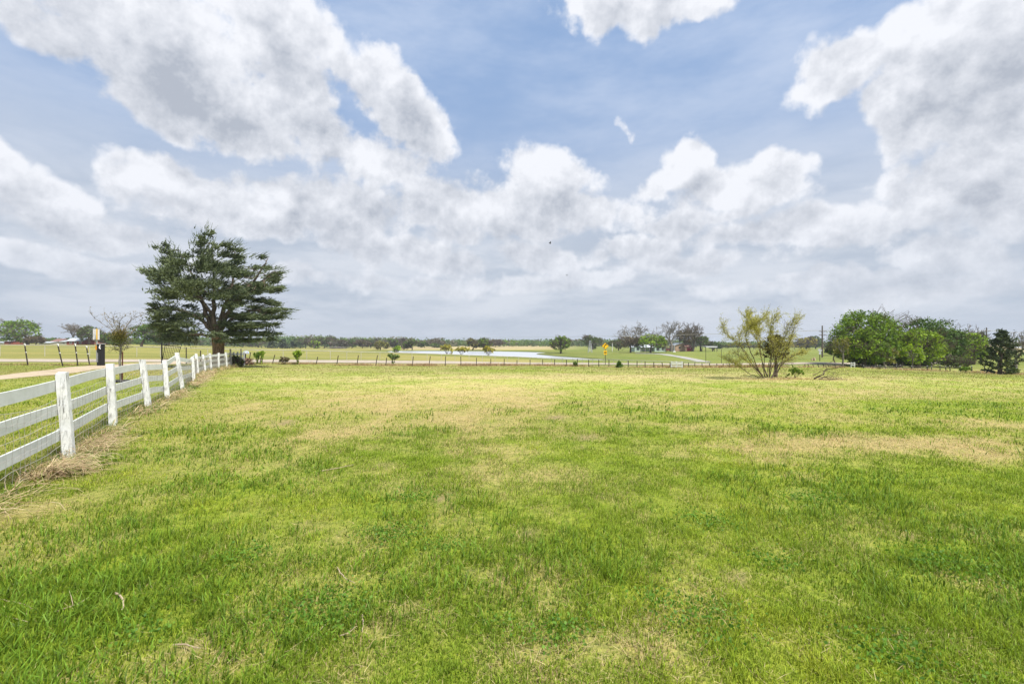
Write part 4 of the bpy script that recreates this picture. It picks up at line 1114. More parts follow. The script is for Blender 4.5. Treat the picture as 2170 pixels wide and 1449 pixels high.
    tb = [(800,1352,.0,.47),(800,1300,.0,.42),(803,1220,.0,.39),(803,1140,.0,.41),(800,1080,.0,.44),(790,1030,.0,.36)]
    for a, b in zip(tb[:-1], tb[1:]): S.append((L(a[0], a[1]), L(b[0], b[1]), a[3], b[3]))
    for si, st in enumerate(stems):
        dep = [0, rs.uniform(-1, 1) * .3]; dd = rs.uniform(-1.6, 1.6)
        for j in range(2, len(st)): dep.append(dep[-1] + dd / (len(st) - 2) * .9)
        pts = np.array([L(c[0], c[1], d) for c, d in zip(st, dep)])
        t = np.linspace(0, len(pts) - 1, 16); P = np.array([np.interp(t, range(len(pts)), pts[:, i]) for i in range(3)]).T + rs.normal(0, .035, (16, 3))
        r = np.linspace(.21 if si < 4 else .13, .022, 16)
        for i in range(15): S.append((P[i], P[i + 1], r[i], r[i + 1])); 
        nodes += [P[i] for i in range(4, 16)]
    nodes = np.array(nodes)
    PP, DD, SZ, TT = [], [], [], []
    for (cx, cy, rx, ry, dn) in lobes:
        c0 = L(cx, cy); rr = np.array((rx * k / 4.39, .9, ry * k / 4.39 * .74))
        edge = math.hypot((cx - 790) / 640, (cy - 640) / 560)
        R = 2.9 * math.sqrt(max(.06, 1 - min(1, edge) ** 2))
        reps = 1 if (R < 1.2 or cy < 340) else 2
        for r_ in range(reps):
            dep = rs.uniform(-R, R) if reps > 1 else rs.uniform(-.5, .5)
            f = 1 - .045 * abs(dep) - (.02 * max(0, -dep)); cc = c0 * (f, 1, 1) + np.array((0, dep, (f - 1) * (c0[2] - 3.0) if c0[2] > 3 else 0))
            i = np.argmin(np.linalg.norm((nodes - cc) * (1, .45, 1), axis=1)); p = nodes[i]
            mid = (p + cc) / 2 + np.array((0, 0, -.10)) + rs.normal(0, .08, 3)
            S += [(p, mid, .035, .022), (mid, cc, .022, .008)]
            # plumes: curved sprays sweeping outwards and to the right with the wind
            npl = int((8 + rx * ry / 75) * dn / (1, 1, 1.35, 2.0)[reps] * 1.75) + 3
            for _ in range(npl):
                o = rs.normal(0, .40, 3); o = o * np.array((rr[0], .45, rr[2]))
                s0 = cc + o
                out = (s0 - L(790, 700)); out /= np.linalg.norm(out) + 1e-6
                d0 = out * (.75, .6, .30) + np.array((.50, 0, .12)) + rs.normal(0, .30, 3) * (1, 1, .55); d0 /= np.linalg.norm(d0)
                ln = rs.uniform(.20, .55) * min(1, .35 + rr[0] * .9); m = rs.randint(9, 15)
                tt = rs.uniform(0, 1, m) ** .8
                path = s0 + d0 * (tt[:, None] * ln) + np.array((.10, 0, .10)) * (tt[:, None] ** 2) * ln
                PP.append(path + rs.normal(0, .022, (m, 3)) * (1.3 - tt[:, None])); DD.append(np.tile(d0, (m, 1))); SZ.append(.062 * .85 * (1.15 - .6 * tt)); TT.append(np.full(m, rs.uniform(-.25, .25)) + tt * .35)
    # long wispy tips standing out of the outline
    for (cx, cy, rx, ry, dn) in lobes:
        if math.hypot((cx - 790) / 640, (cy - 640) / 560) < .72: continue
        for _ in range(int(5 + rx / 9)):
            s0 = L(cx + rs.normal(0, rx * .6), cy + rs.normal(0, ry * .5), rs.normal(0, .3)); out = s0 - L(790, 760); out /= np.linalg.norm(out)
            d0 = out * (.9, .9, .6) + np.array((.45, 0, .10)) + rs.normal(0, .14, 3); d0 /= np.linalg.norm(d0); ln = rs.uniform(.35, .8); m = 16
            tt = np.linspace(0, 1, m); PP.append(s0 + d0 * (tt[:, None] * ln) + rs.normal(0, .02, (m, 3)) * (1.2 - tt[:, None])); DD.append(np.tile(d0, (m, 1))); SZ.append(.05 * (1.1 - .75 * tt)); TT.append(np.full(m, .1))
    P = np.concatenate(PP); D = np.concatenate(DD); Z = np.concatenate(SZ) * rs.uniform(.7, 1.3, len(P)); T = np.concatenate(TT)
    V, q = leaf_quads(P, Z, rs, 3.4, D * 1.6, .55)
    a, b = np.array((.020, .038, .018)), np.array((.22, .265, .13))
    n = vnoise(P[:, 0], P[:, 2] + P[:, 1], 1.1, 8, 2)
    c = lerp(a, b, np.clip(n * .8 + T + rs.normal(0, .16, len(P)) - .05, 0, 1))
    link('trunk', tubes_mesh('trunk', S[:5], M_BARKC, 14), root)
    link('limbs', tubes_mesh('limbs', S[5:], M_BARK, 7), root)
    link('crown', np_mesh('crown', V, [q], [M_CEDAR], np.repeat(c, 4, 0)), root)
    # flare of the trunk's foot
    print('cedar leaves', len(P))
big_cedar()

# ---- willow-like shrub on the right
def willow_shrub():
    Y0 = 21.2; bx, by = 1630.0, 803.0; k = Y0 / F
    x, y, z0 = at(bx, Y0); rs = RS(21)
    root = thing('willow_shrub', (x, y, z0), 'many-stemmed willow shrub with thin yellow-olive leaves standing alone in the right of the pasture', 'shrub')
    def L(cx, cy, d=0.0):
        px, py = 1500 + cx / 6.5758, 640 + cy / 6.5758
        return np.array(((px - bx) * k, d, (by - py) * k))
    st = [((760,1050),(680,930),(590,790),(520,680),(430,560),(390,420),(430,330),(540,260)), ((770,1050),(700,960),(620,850),(540,720),(460,560),(520,420),(640,290),(750,260)),
          ((830,1050),(800,930),(770,800),(745,640),(730,500),(730,380),(720,300)), ((860,1050),(870,930),(900,800),(930,700),(960,600),(940,460),(920,300),(900,180)),
          ((880,1055),(960,980),(1010,880),(1020,740),(1060,640),(1100,540),(1110,400),(1180,260)), ((890,1050),(930,960),(1000,860),(1090,820),(1200,750),(1310,700)),
          ((740,1050),(640,930),(540,840),(430,760),(320,700)), ((720,1050),(600,1010),(540,920),(480,860),(400,800)), ((900,1050),(960,940),(1010,820),(1080,640),(1150,560),(1240,500)),
          ((850,1050),(860,900),(900,760),(870,640),(800,480),(830,300),(860,200)), ((800,1050),(740,900),(680,760),(640,600),(600,470),(480,380),(380,230)),
          ((780,1050),(700,940),(610,800),(500,650),(350,520),(260,420),(230,330)), ((870,1050),(900,940),(960,850),(1050,700),(1160,480),(1230,330),(1290,300)), ((830,1050),(820,900),(850,700),(960,560),(1020,400),(1060,260)),
          ((900,1050),(980,1000),(1060,900),(1130,860),(1230,800)), ((790,1050),(780,900),(760,700),(650,560),(560,420),(470,300),(450,180))]
    S = []; tw = []
    for i, s in enumerate(st):
        dd = rs.uniform(-1.5, 1.5); m = len(s)
        pts = np.array([L(c[0], c[1], dd * (j / (m - 1)) ** 1.2 * 1.0) for j, c in enumerate(s)])
        t = np.linspace(0, m - 1, 18); P = np.array([np.interp(t, range(m), pts[:, a]) for a in range(3)]).T; 
        P[1:-1] = (P[:-2] + 2 * P[1:-1] + P[2:]) / 4; P += rs.normal(0, .010, P.shape)
        r = np.linspace(.030 if i < 6 else .018, .004, 18)
        for j in range(17): S.append((P[j], P[j + 1], r[j], r[j + 1]))
        for j in range(5, 18):
            for _ in range(7 if j > 8 else 1):
                d = (P[j] - P[j - 1]); d /= np.linalg.norm(d); d = d + rs.normal(0, .7, 3) + np.array((0, 0, .25)); d /= np.linalg.norm(d)
                q = P[j]; ln = rs.uniform(.15, .6); pp = [q]
                for a in range(4):
                    d = d + rs.normal(0, .16, 3) + np.array((.12, 0, -.02)); d /= np.linalg.norm(d); q2 = q + d * ln / 4; S.append((q, q2, .0035, .0025)); q = q2; pp.append(q)
                if P[j][2] > .9 or rs.uniform() < .4: tw.append((np.array(pp), d, P[j][2]))
    PP, DD = [], []
    for pp, d, hgt in tw:
        f = vnoise(np.array([pp[0][0]]), np.array([pp[0][2]]), .55, 4, 2)[0]
        m = int(40 * max(0, f - .25) * 2.0)
        if m <= 0: continue
        t = rs.uniform(.1, 1, m) * 4; P = np.array([np.interp(t, range(5), pp[:, a]) for a in range(3)]).T + rs.normal(0, .045, (m, 3)); PP.append(P); DD.append(np.tile(d, (m, 1)))
    P = np.concatenate(PP); D = np.concatenate(DD)
    V, q = leaf_quads(P, .018 * rs.uniform(.7, 1.4, len(P)), rs, 3.4, D + np.array((.5, 0, .15)), .6)
    a, b = np.array((.27, .28, .06)), np.array((.52, .49, .14))
    c = lerp(a, b, np.clip(rs.normal(.5, .3, len(P)), 0, 1))
    link('stem', tubes_mesh('stem', S, M_BARK, 5, .0035), root)
    link('foliage', np_mesh('foliage', V, [q], [M_LEAF], np.repeat(c, 4, 0)), root)
willow_shrub()

T = tree
# grove on the right
T('grove_tree', 'tall bright green tree at the left end of the grove, highest of the grove', 1842, 48, 653, 124, 'broad', 'green', low=.09, seed=2, dens=2.2)
T('grove_tree', 'yellow-green lower tree in front of the tall bright tree in the grove', 1832, 45.5, 693, 92, 'broad', 'bright', low=.09, seed=8, dens=1.8)
T('grove_tree', 'large round dark green tree in the middle of the grove', 1968, 52, 667, 126, 'broad', 'dark', low=.09, seed=4, dens=2.2)
T('grove_tree', 'feathery mid green tree leaning in front of the large dark tree of the grove', 1945, 47, 688, 86, 'broad', 'bright', low=.09, seed=15, dens=1.5)
T('grove_tree', 'small lime green tree at the front of the grove, brightest of all', 1934, 44.5, 729, 46, 'small', 'lime', seed=12, dens=1.3, bark=M_BARKG)
T('grove_tree', 'small sparse grey-green tree with a pale trunk at the front of the grove', 1878, 44.5, 733, 40, 'small', 'olive', seed=19, dens=.7, bark=M_BARKG)
T('grove_tree', 'thin pale tree with few leaves at the left edge of the grove', 1787, 45, 712, 40, 'small', 'olive', seed=23, dens=.5, bark=M_BARKG)
T('grove_tree', 'dark small evergreen leaning left beside the road, left of the grove', 1772, 52, 727, 34, 'small', 'cedar', seed=29, dens=1.2, lean=-.1)
T('grove_tree', 'slender green tree with a pale trunk between the two big crowns of the grove', 1853, 45, 722, 44, 'small', 'green', seed=31, dens=.9, bark=M_BARKG)
T('grove_tree', 'low green tree with short trunk right of the large dark tree', 2062, 60, 703, 62, 'broad', 'bright', low=.09, seed=33, dens=1.3)
T('bare_tree', 'leafless grey tree rising behind the right end of the grove', 2040, 64, 683, 52, 'bare', seed=35, bark=M_BARKG)
T('cedar_tree', 'dark pointed cedar behind the low green tree at right', 2080, 66, 702, 30, 'cone', 'cedar', seed=37, dens=1.3)
T('cedar_tree', 'leaning dark cedar standing in the wire fence near the right edge', 2119, 35.5, 697, 50, 'cone', 'cedar', seed=41, dens=1.9, lean=.10, leafk=1.0)
T('bare_tree', 'thin leafless tree behind the leaning cedar at the right edge', 2152, 46, 703, 40, 'bare', seed=43, bark=M_BARKG)
for i, (px, w, tp, lb) in enumerate([(1824, 40, 758, 'dark low bush at the left foot of the grove, by the white gate'), (1858, 36, 757, 'dark low bush between the pale trunks of the grove'), (1905, 44, 758, 'dark low bush under the middle of the grove'),
                                     (1950, 36, 761, 'dark low bush right of the lime green tree'), (2022, 50, 752, 'dark rounded bush right of the thick grove trunk')]):
    T('bush', lb, px, 47 + i * .4, tp, w, 'bush', 'dark' if i != 4 else 'mid', cat='bush', group='dark bushes under the grove', part_names=('stem', 'foliage'), dens=1.4, seed=60 + i)
T('cedar_tree', 'small bronze-green cedar growing up through the yellow willow shrub', 1644, 22.6, 706, 44, 'cone', 'bronze', seed=47, dens=1.2, lift=.42)
T('sapling', 'small green sapling just right of the willow shrub', 1685, 21.8, 778, 26, 'stems', 'green', cat='sapling', part_names=('stem', 'foliage'), dens=.35, seed=48)
# homestead beyond the pond
T('lawn_tree', 'dark green tree with two trunks on the grassy point of the pond', 1188, 185, 709, 48, 'broad', 'green', seed=51, dens=1.3)
T('lawn_tree', 'rounded green tree behind the small lattice tower', 1256, 262, 708, 46, 'broad', 'mid', seed=52, dens=1.1)
T('lawn_tree', 'pale green tree left of the brown tree, behind the yellow diamond sign', 1311, 240, 716, 34, 'broad', 'mid', seed=53)
T('lawn_tree', 'low grey-brown tree at the left corner of the green house', 1336, 184, 709, 46, 'broad', 'brown', low=.3, seed=54, dens=.75)
T('bare_tree', 'tall leafless tree behind the left end of the green house', 1350, 222, 685, 64, 'bare', seed=55, bark=M_BARKG)
T('lawn_tree', 'bright green oak in front of the green house', 1379, 181, 705, 60, 'broad', 'bright', seed=56, dens=1.5, low=.36)
T('bare_tree', 'largest leafless tree, between the green house and the tan outbuilding', 1422, 204, 682, 60, 'bare', seed=57, bark=M_BARKG)
T('lawn_tree', 'brownish green tree spreading over the tan outbuilding roof', 1450, 214, 694, 42, 'broad', 'brown', low=.42, seed=58, dens=.9)
T('bare_tree', 'leafless tree at the right corner of the tan outbuilding', 1468, 203, 684, 42, 'bare', seed=59, bark=M_BARK)
T('lawn_tree', 'brown-green tree right of the tan outbuilding', 1485, 207, 705, 34, 'broad', 'mid', low=.35, seed=65, dens=.9)
T('lawn_tree', 'small dark tree behind the open carport', 1513, 228, 722, 28, 'broad', 'dark', seed=66, dens=1.1)
# pond side
T('pond_tree', 'olive-brown tree at the left end of the far pond bank', 806, 252, 721, 32, 'broad', 'olive', seed=71)
T('pond_tree', 'rounded fresh green tree on the far pond bank', 873, 248, 718, 34, 'broad', 'mid', seed=72, dens=1.2)
T('pond_tree', 'bronze and yellow tree of the pair on the far pond bank', 1001, 250, 715, 26, 'broad', 'olive', seed=73, dens=1.1)
T('pond_tree', 'dark green tree of the pair on the far pond bank', 1024, 250, 714, 36, 'broad', 'green', seed=74, dens=1.1)
T('pond_shrub', 'yellow-green shrub growing in the pond, leftmost of three', 947, 172, 730, 26, 'stems', 'yellow', seed=75, cat='shrub', group='shrubs standing in the pond', part_names=('stem', 'foliage'), dens=1.2)
T('pond_shrub', 'yellow-green shrub in the pond with stems leaning right, middle of three', 976, 160, 735, 28, 'stems', 'yellow', seed=76, cat='shrub', group='shrubs standing in the pond', part_names=('stem', 'foliage'), dens=.9, lean=.2)
T('pond_shrub', 'yellow-green shrub in the pond, rightmost of three', 1035, 150, 732, 22, 'stems', 'yellow', seed=77, cat='shrub', group='shrubs standing in the pond', part_names=('stem', 'foliage'), dens=1.3)
T('pond_shrub', 'small lime shrub at the near left shore of the pond', 842, 215, 733, 16, 'stems', 'lime', seed=78, cat='shrub', part_names=('stem', 'foliage'))
# left farmstead
T('farm_tree', 'large spreading dark green tree over the red shed at far left', 58, 200, 675, 84, 'broad', 'green', seed=81, dens=1.0)
T('bare_tree', 'leafless tree behind the white-roofed farmhouse', 154, 215, 686, 32, 'bare', seed=82, bark=M_BARKG)
T('farm_tree', 'pale green tree just right of the white-roofed farmhouse', 188, 205, 688, 48, 'broad', 'mid', seed=83, dens=.9)
T('farm_tree', 'grey-green small tree behind the chevron sign', 227, 210, 703, 30, 'broad', 'grey', seed=84, dens=.9)
T('farm_tree', 'dark rounded tree left of the staked young tree crown', 248, 160, 702, 40, 'broad', 'dark', seed=85, dens=1.2)
T('farm_tree', 'big dark dense tree at the left edge of the big cedar', 300, 150, 684, 86, 'broad', 'dark', seed=86, dens=1.4)
T('cedar_tree', 'dark cedar far behind the black gate', 358, 240, 706, 34, 'cone', 'cedar', seed=87, dens=1.3)
T('farm_tree', 'low brown leafless thicket tree beside the red shed', 75, 192, 712, 36, 'broad', 'brown', seed=88, dens=.8)
# far line of trees: those that can be told apart
far = [(392,395,718,44,'dark','dark tree far behind the gate, right of the far cedar'),(470,380,717,40,'dark','dark tree far behind the big cedar trunk'),(515,360,719,38,'dark','dark low tree in the far line just right of the big cedar trunk'),
       (548,385,716,36,'mid','pale green tree in the far line beneath the big cedar tip'),(577,355,720,26,'cedar','first dark cedar from the left in the far line'),(600,350,719,20,'cedar','narrow dark cedar in the far line, second from the left'),(625,352,721,30,'cedar','wide dark cedar in the far line, right of the narrow one'),
       (647,380,713,30,'mid','green round tree right of the dark cedars in the far line'),(665,345,721,18,'lime','small bright lime tree in the far line'),(686,375,714,34,'mid','tall green tree in the far line right of the lime tree'),(700,390,710,24,'dark','highest dark crown of the far line'),
       (716,365,719,28,'grey','grey-green tree above the brush pile'),(745,375,717,34,'dark','dark tree in the far line right of the brush pile'),(768,370,718,26,'brown','brown bare-looking tree in the far line'),(785,380,717,26,'mid','green tree in the far line left of the pond'),
       (830,390,717,30,'dark','dark tree behind the left end of the pond'),(850,395,716,26,'grey','grey tree behind the left end of the pond'),(900,370,724,20,'dark','small dark tree behind the pond, right of the fresh green tree'),(916,365,727,18,'mid','small pale tree behind the pond next to the small dark one'),
       (926,400,715,32,'grey','tall grey leafless-looking tree behind the pond'),(1050,430,719,34,'brown','brown thin tree behind the dark tree of the pond pair'),(1530,300,729,26,'mid','green tree in the far line left of the willow shrub'),(1565,310,727,40,'mid','wide green tree in the far line seen through the willow shrub'),
       (1600,320,727,36,'mid','green tree in the far line behind the middle of the willow shrub'),(1682,300,724,40,'yellow','yellow-green tree in the far line right of the willow shrub'),(1708,298,713,28,'yellow','golden tree beside the green tree, left of the utility pole'),(1728,305,711,30,'dark','dark green tree just left of the utility pole'),
       (2165,300,735,24,'dark','dark distant tree at the far right edge')]
for px, Y, tp, w, pal, lb in far:
    T('distant_tree', lb, px, Y, tp, w * (1.0 if pal == 'cedar' else 1.35), 'cone' if pal == 'cedar' else 'broad', pal, dens=1.0, group='trees of the far tree line', seed=int(px))

def far_woods():
    rs = RS(77); PP, CC, SS = [], [], []
    for px in np.arange(-700, 2900, 4.5):
        for row in range(2):
            q = px + rs.uniform(-4, 4)
            if q < 330: Y, tp = 330, 718.5
            elif q < 560: Y, tp = 430, 715
            elif q < 700: Y, tp = 460, 711.5
            elif q < 880: Y, tp = 450, 716
            elif q < 1100: Y, tp = 500, 720
            elif q < 1500: Y, tp = 520, 720.5
            elif q < 1760: Y, tp = 420, 726
            else: Y, tp = 480, 727
            Y = Y + rs.uniform(-15, 25) + row * 90; tp = tp + rs.normal(0, 1.3) + (0 if row == 0 else -1.0)
            x, y, z = at(q, Y); H = max(2.0, zpix(tp, Y) - z); R = rs.uniform(3.5, 7.0)
            n = 70
            d = rs.normal(0, 1, (n, 3)); d /= np.linalg.norm(d, axis=1)[:, None]; d *= rs.uniform(.4, 1.05, (n, 1))
            P = np.array((x, y, z + H * .5)) + d * np.array((R, R * .8, H * .52)); P[:, 2] = np.maximum(P[:, 2], z + .3)
            PP.append(P); pal = ['dark', 'mid', 'mid', 'grey', 'brown', 'dark', 'green'][rs.randint(7)]
            a, b = (np.array(v) for v in PAL[pal]); CC.append(lerp(a, b, rs.uniform(.1, .9, n))); SS.append(rs.uniform(.9, 1.9, n))
    P = np.concatenate(PP); V, q = leaf_quads(P, np.concatenate(SS), rs, 1.3)
    tag(link('far_woods', np_mesh('far_woods', V, [q], [M_LEAF], np.repeat(np.concatenate(CC), 4, 0))), 'low belt of distant woods along the horizon', 'woods', kind='stuff')
far_woods()

# ------------------------------------------------------------------ buildings
def wall_mat(name, col, var=.08): return simple_mat(name, col, .85, .2, var, 3, stretch=(1, 1, 4))
M_MINT = wall_mat('pale_green_siding', (.40, .50, .44)); M_TRIMD = simple_mat('dark_green_trim', (.05, .075, .06), .7)
M_ROOFW = simple_mat('white_metal_roof', (.42, .45, .48), .5, .4, stretch=(8, .2, 1)); M_TAN = wall_mat('tan_brick', (.46, .32, .22)); M_RED = wall_mat('red_board', (.25, .07, .05))
M_ROOFR = simple_mat('red_brown_roof', (.20, .11, .09), .8); M_GLASS = simple_mat('window_glass', (.05, .06, .07), .15, .6); M_FRAME = simple_mat('window_frame', (.66, .66, .63), .6)
M_SHADOW = simple_mat('dark_opening', (.03, .028, .027), .8); M_CREAM = wall_mat('cream_wall', (.52, .50, .46)); M_BRICK = wall_mat('dark_red_brick', (.26, .10, .075))
M_GREYROOF = simple_mat('grey_roof', (.30, .31, .33), .7)

def window(root, x, y, z, w, h, frame=M_FRAME, rz=0.0):
    """front (towards -y) window centred at x, z on the wall plane y"""
    a = Acc(); t = .09
    for dx, dz, sx, sz in ((-w / 2, 0, t, h), (w / 2, 0, t, h), (0, h / 2, w + t, t), (0, -h / 2, w + t, t), (0, 0, t * .6, h)):
        a.box((x + dx, y - .03, z + dz), (sx, .06, sz))
    f = part('window', a, frame, root)
    a = Acc(); a.box((x, y - .012, z), (w - .02, .02, h - .02)); link('pane', a.mesh('pane', M_GLASS, local=root.location), f)
def block(root, x0, x1, y0, y1, zb, zw, rise, wallm, roofm, over=.35, axis='x', wall_name='wall', roof_name='roof'):
    """walls with a gable roof, ridge along axis"""
    a = Acc(); a.box(((x0 + x1) / 2, (y0 + y1) / 2, (zb + zw) / 2 - .2), (x1 - x0, y1 - y0, zw - zb + .4))
    if axis == 'x':
        ym = (y0 + y1) / 2
        for x in (x0, x1): a.add([(x, y0, zw), (x, y1, zw), (x, ym, zw + rise)], [np.array([(0, 1, 2)])])
    else:
        xm = (x0 + x1) / 2
        for y in (y0, y1): a.add([(x0, y, zw), (x1, y, zw), (xm, y, zw + rise)], [np.array([(0, 1, 2)])])
    part(wall_name, a, wallm, root)
    r = Acc(); t = .12; o = over
    if axis == 'x':
        s = rise / ((y1 - y0) / 2)
        prof = [(y0 - o, zw - o * s), ((y0 + y1) / 2, zw + rise), (y1 + o, zw - o * s)]
        V = [(x, y, z + dz) for x in (x0 - o, x1 + o) for dz in (.02, .02 + t) for y, z in prof]
    else:
        s = rise / ((x1 - x0) / 2)
        prof = [(x0 - o, zw - o * s), ((x0 + x1) / 2, zw + rise), (x1 + o, zw - o * s)]
        V = [(x, y, z + dz) for y in (y0 - o, y1 + o) for dz in (.02, .02 + t) for x, z in prof]
    F = [(0, 1, 7, 6), (1, 2, 8, 7), (3, 9, 10, 4), (4, 10, 11, 5), (0, 3, 4, 1), (1, 4, 5, 2), (6, 7, 10, 9), (7, 8, 11, 10), (0, 6, 9, 3), (2, 5, 11, 8)]
    r.add(V, [np.array(F)]); part(roof_name, r, roofm, root)

def green_house():
    Y = 195.0; s = Y / F; X = lambda px: PX(px) * Y
    zb = at(1376, Y)[2]; zw = zpix(735.6, Y)
    root = thing('house', (X(1376), Y, zb), 'pale green single-storey house with white metal roof behind the bright green oak', 'house')
    block(root, X(1356), X(1388), Y + 1.5, Y + 8.5, zb, zw, 1.5, M_MINT, M_ROOFW)
    block(root, X(1344), X(1357), Y - .2, Y + 7.5, zb, zw + .05, 1.0, M_MINT, M_ROOFW, axis='y', wall_name='wing_wall', roof_name='wing_roof')
    block(root, X(1386), X(1410), Y - .4, Y + 7.8, zb, zw + .1, 1.35, M_MINT, M_ROOFW, axis='y', wall_name='wing_wall', roof_name='wing_roof')
    window(root, X(1351.5), Y - .2, zpix(738.5, Y), .95, 1.25, M_TRIMD); window(root, X(1393.5), Y - .4, zpix(738.8, Y), 1.05, 1.3, M_TRIMD); window(root, X(1404), Y - .4, zpix(738.5, Y), .6, 1.3, M_TRIMD)
    window(root, X(1361.5), Y + 1.5, zpix(739, Y), .9, 1.1); window(root, X(1379), Y + 1.5, zpix(739, Y), 1.2, 1.1)
    a = Acc(); a.box((X(1369), Y + 1.46, zb + 1.05), (.95, .06, 2.1)); part('door', a, M_SHADOW, root)
    r = Acc(); r.add([(X(1357), Y - .1, zw - .12), (X(1386.5), Y - .1, zw - .12), (X(1386.5), Y + 1.6, zw + .25), (X(1357), Y + 1.6, zw + .25), (X(1357), Y - .1, zw - .02), (X(1386.5), Y - .1, zw - .02), (X(1386.5), Y + 1.6, zw + .35), (X(1357), Y + 1.6, zw + .35)],
          [np.array([(0, 3, 2, 1), (4, 5, 6, 7), (0, 1, 5, 4), (1, 2, 6, 5), (2, 3, 7, 6), (3, 0, 4, 7)])]); part('porch_roof', r, M_ROOFW, root)
    for px in (1358, 1367, 1377, 1385.5):
        a = Acc(); a.box((X(px), Y + .05, (zb + zw) / 2 - .1), (.13, .13, zw - zb)); part('porch_post', a, M_FRAME, root)
    for px in (1344, 1356.9, 1386.2, 1410):
        a = Acc(); a.box((X(px), Y - .44 if px > 1380 else Y - .24, (zb + zw) / 2), (.16, .06, zw - zb)); part('corner_board', a, M_TRIMD, root)
green_house()
def tan_house():
    Y = 210.0; X = lambda px: PX(px) * Y
    zb = at(1447, Y)[2]; zw = zpix(731.2, Y)
    root = thing('outbuilding', (X(1447), Y, zb), 'tan brick outbuilding with white low gable roof and dark red garage door', 'outbuilding')
    block(root, X(1431), X(1462), Y, Y + 8, zb, zw, .95, M_TAN, M_ROOFW, axis='y')
    window(root, X(1440.3), Y, zpix(736.5, Y), .75, .8, M_TRIMD)
    a = Acc(); x0, x1 = X(1448), X(1463); zt = zpix(735.2, Y - 2.5)
    a.box(((x0 + x1) / 2, Y - 1.3, (zb + zt) / 2 - .2), (x1 - x0, 2.5, zt - zb + .4)); part('lean_to_wall', a, M_TAN, root)
    r = Acc(); r.add([(x0 - .2, Y - 2.8, zt + .02), (x1 + .2, Y - 2.8, zt + .02), (x1 + .2, Y - .02, zt + .85), (x0 - .2, Y - .02, zt + .85), (x0 - .2, Y - 2.8, zt + .12), (x1 + .2, Y - 2.8, zt + .12), (x1 + .2, Y - .02, zt + .95), (x0 - .2, Y - .02, zt + .95)],
          [np.array([(0, 3, 2, 1), (4, 5, 6, 7), (0, 1, 5, 4), (1, 2, 6, 5), (2, 3, 7, 6), (3, 0, 4, 7)])]); part('lean_to_roof', r, M_ROOFR, root)
    a = Acc(); a.box((X(1457), Y - 2.6, zb + .85), (2.5, .08, 1.9)); d = part('garage_door', a, simple_mat('garage_red', (.22, .02, .03), .5, stretch=(1, 1, 8)), root)
    a = Acc(); a.box((X(1458.3), Y - 2.66, zb + 1.45), (.35, .03, .22)); link('door_window', a.mesh('door_window', M_FRAME, local=root.location), d)
tan_house()
def carport():
    Y = 200.0; X = lambda px: PX(px) * Y; zb = at(1505, Y)[2]
    root = thing('carport', (X(1506), Y, zb), 'open carport with flat dark roof and white fascia right of the homestead trees', 'carport')
    zt = zpix(734, Y)
    a = Acc(); a.box((X(1507), Y + 2, zt), (X(1520) - X(1494), 5, .35)); part('roof', a, M_GREYROOF, root)
    a = Acc(); a.box((X(1507), Y - .53, zt - .32), (X(1519) - X(1496), .05, .3)); part('fascia', a, M_FRAME, root)
    for px, dy in ((1495, 0), (1509, 0), (1513, 0), (1519, 0), (1495.5, 4), (1518.5, 4)):
        a = Acc(); a.box((X(px), Y + dy - .2, (zb + zt) / 2 - .2), (.18, .18, zt - zb)); part('post', a, M_TPOST, root)
carport()
def red_car():
    Y = 214.0; x = PX(1415.5) * Y; z = at(1415.5, Y)[2]
    root = thing('parked_car', (x, Y, z), 'dark red parked car between the green house and the large leafless tree', 'car')
    m = simple_mat('dark_red_paint', (.20, .02, .022), .3, .5)
    prof = [(-2.1, .35), (2.1, .35), (2.15, .8), (1.35, .95), (.8, 1.45), (-1.0, 1.5), (-1.75, 1.0), (-2.15, .9)]
    a = Acc(); a.prism(prof, 1.7, Matrix.Translation((x, Y - .85, z))); part('body', a, m, root)
    a = Acc(); a.prism([(-.95, 1.0), (1.15, 1.0), (.72, 1.38), (-.9, 1.42)], .02, Matrix.Translation((x, Y - .875, z))); part('side_window', a, M_GLASS, root)
    for dx in (-1.3, 1.3):
        for dy in (-.87, .67):
            a = Acc(); a.tube([(x + dx, Y + dy, z + .33), (x + dx, Y + dy + .2, z + .33)], .33, 14); part('wheel', a, M_BLACK, root)
red_car()
def lamp_tube():
    Y = 190.0; x = PX(1428.5) * Y; z = at(1428.5, Y)[2]
    root = thing('yard_pole', (x, Y, z), 'short pale grey pole on a block base in front of the tan outbuilding', 'pole')
    a = Acc(); a.tube([(x, Y, z), (x, Y, zpix(729.5, Y))], [.22, .16], 10); part('pole_shaft', a, M_GALV, root)
    a = Acc(); a.box((x, Y, z + .15), (1.1, 1.1, .5), taper=.8); part('base_block', a, M_FRAME, root)
lamp_tube()
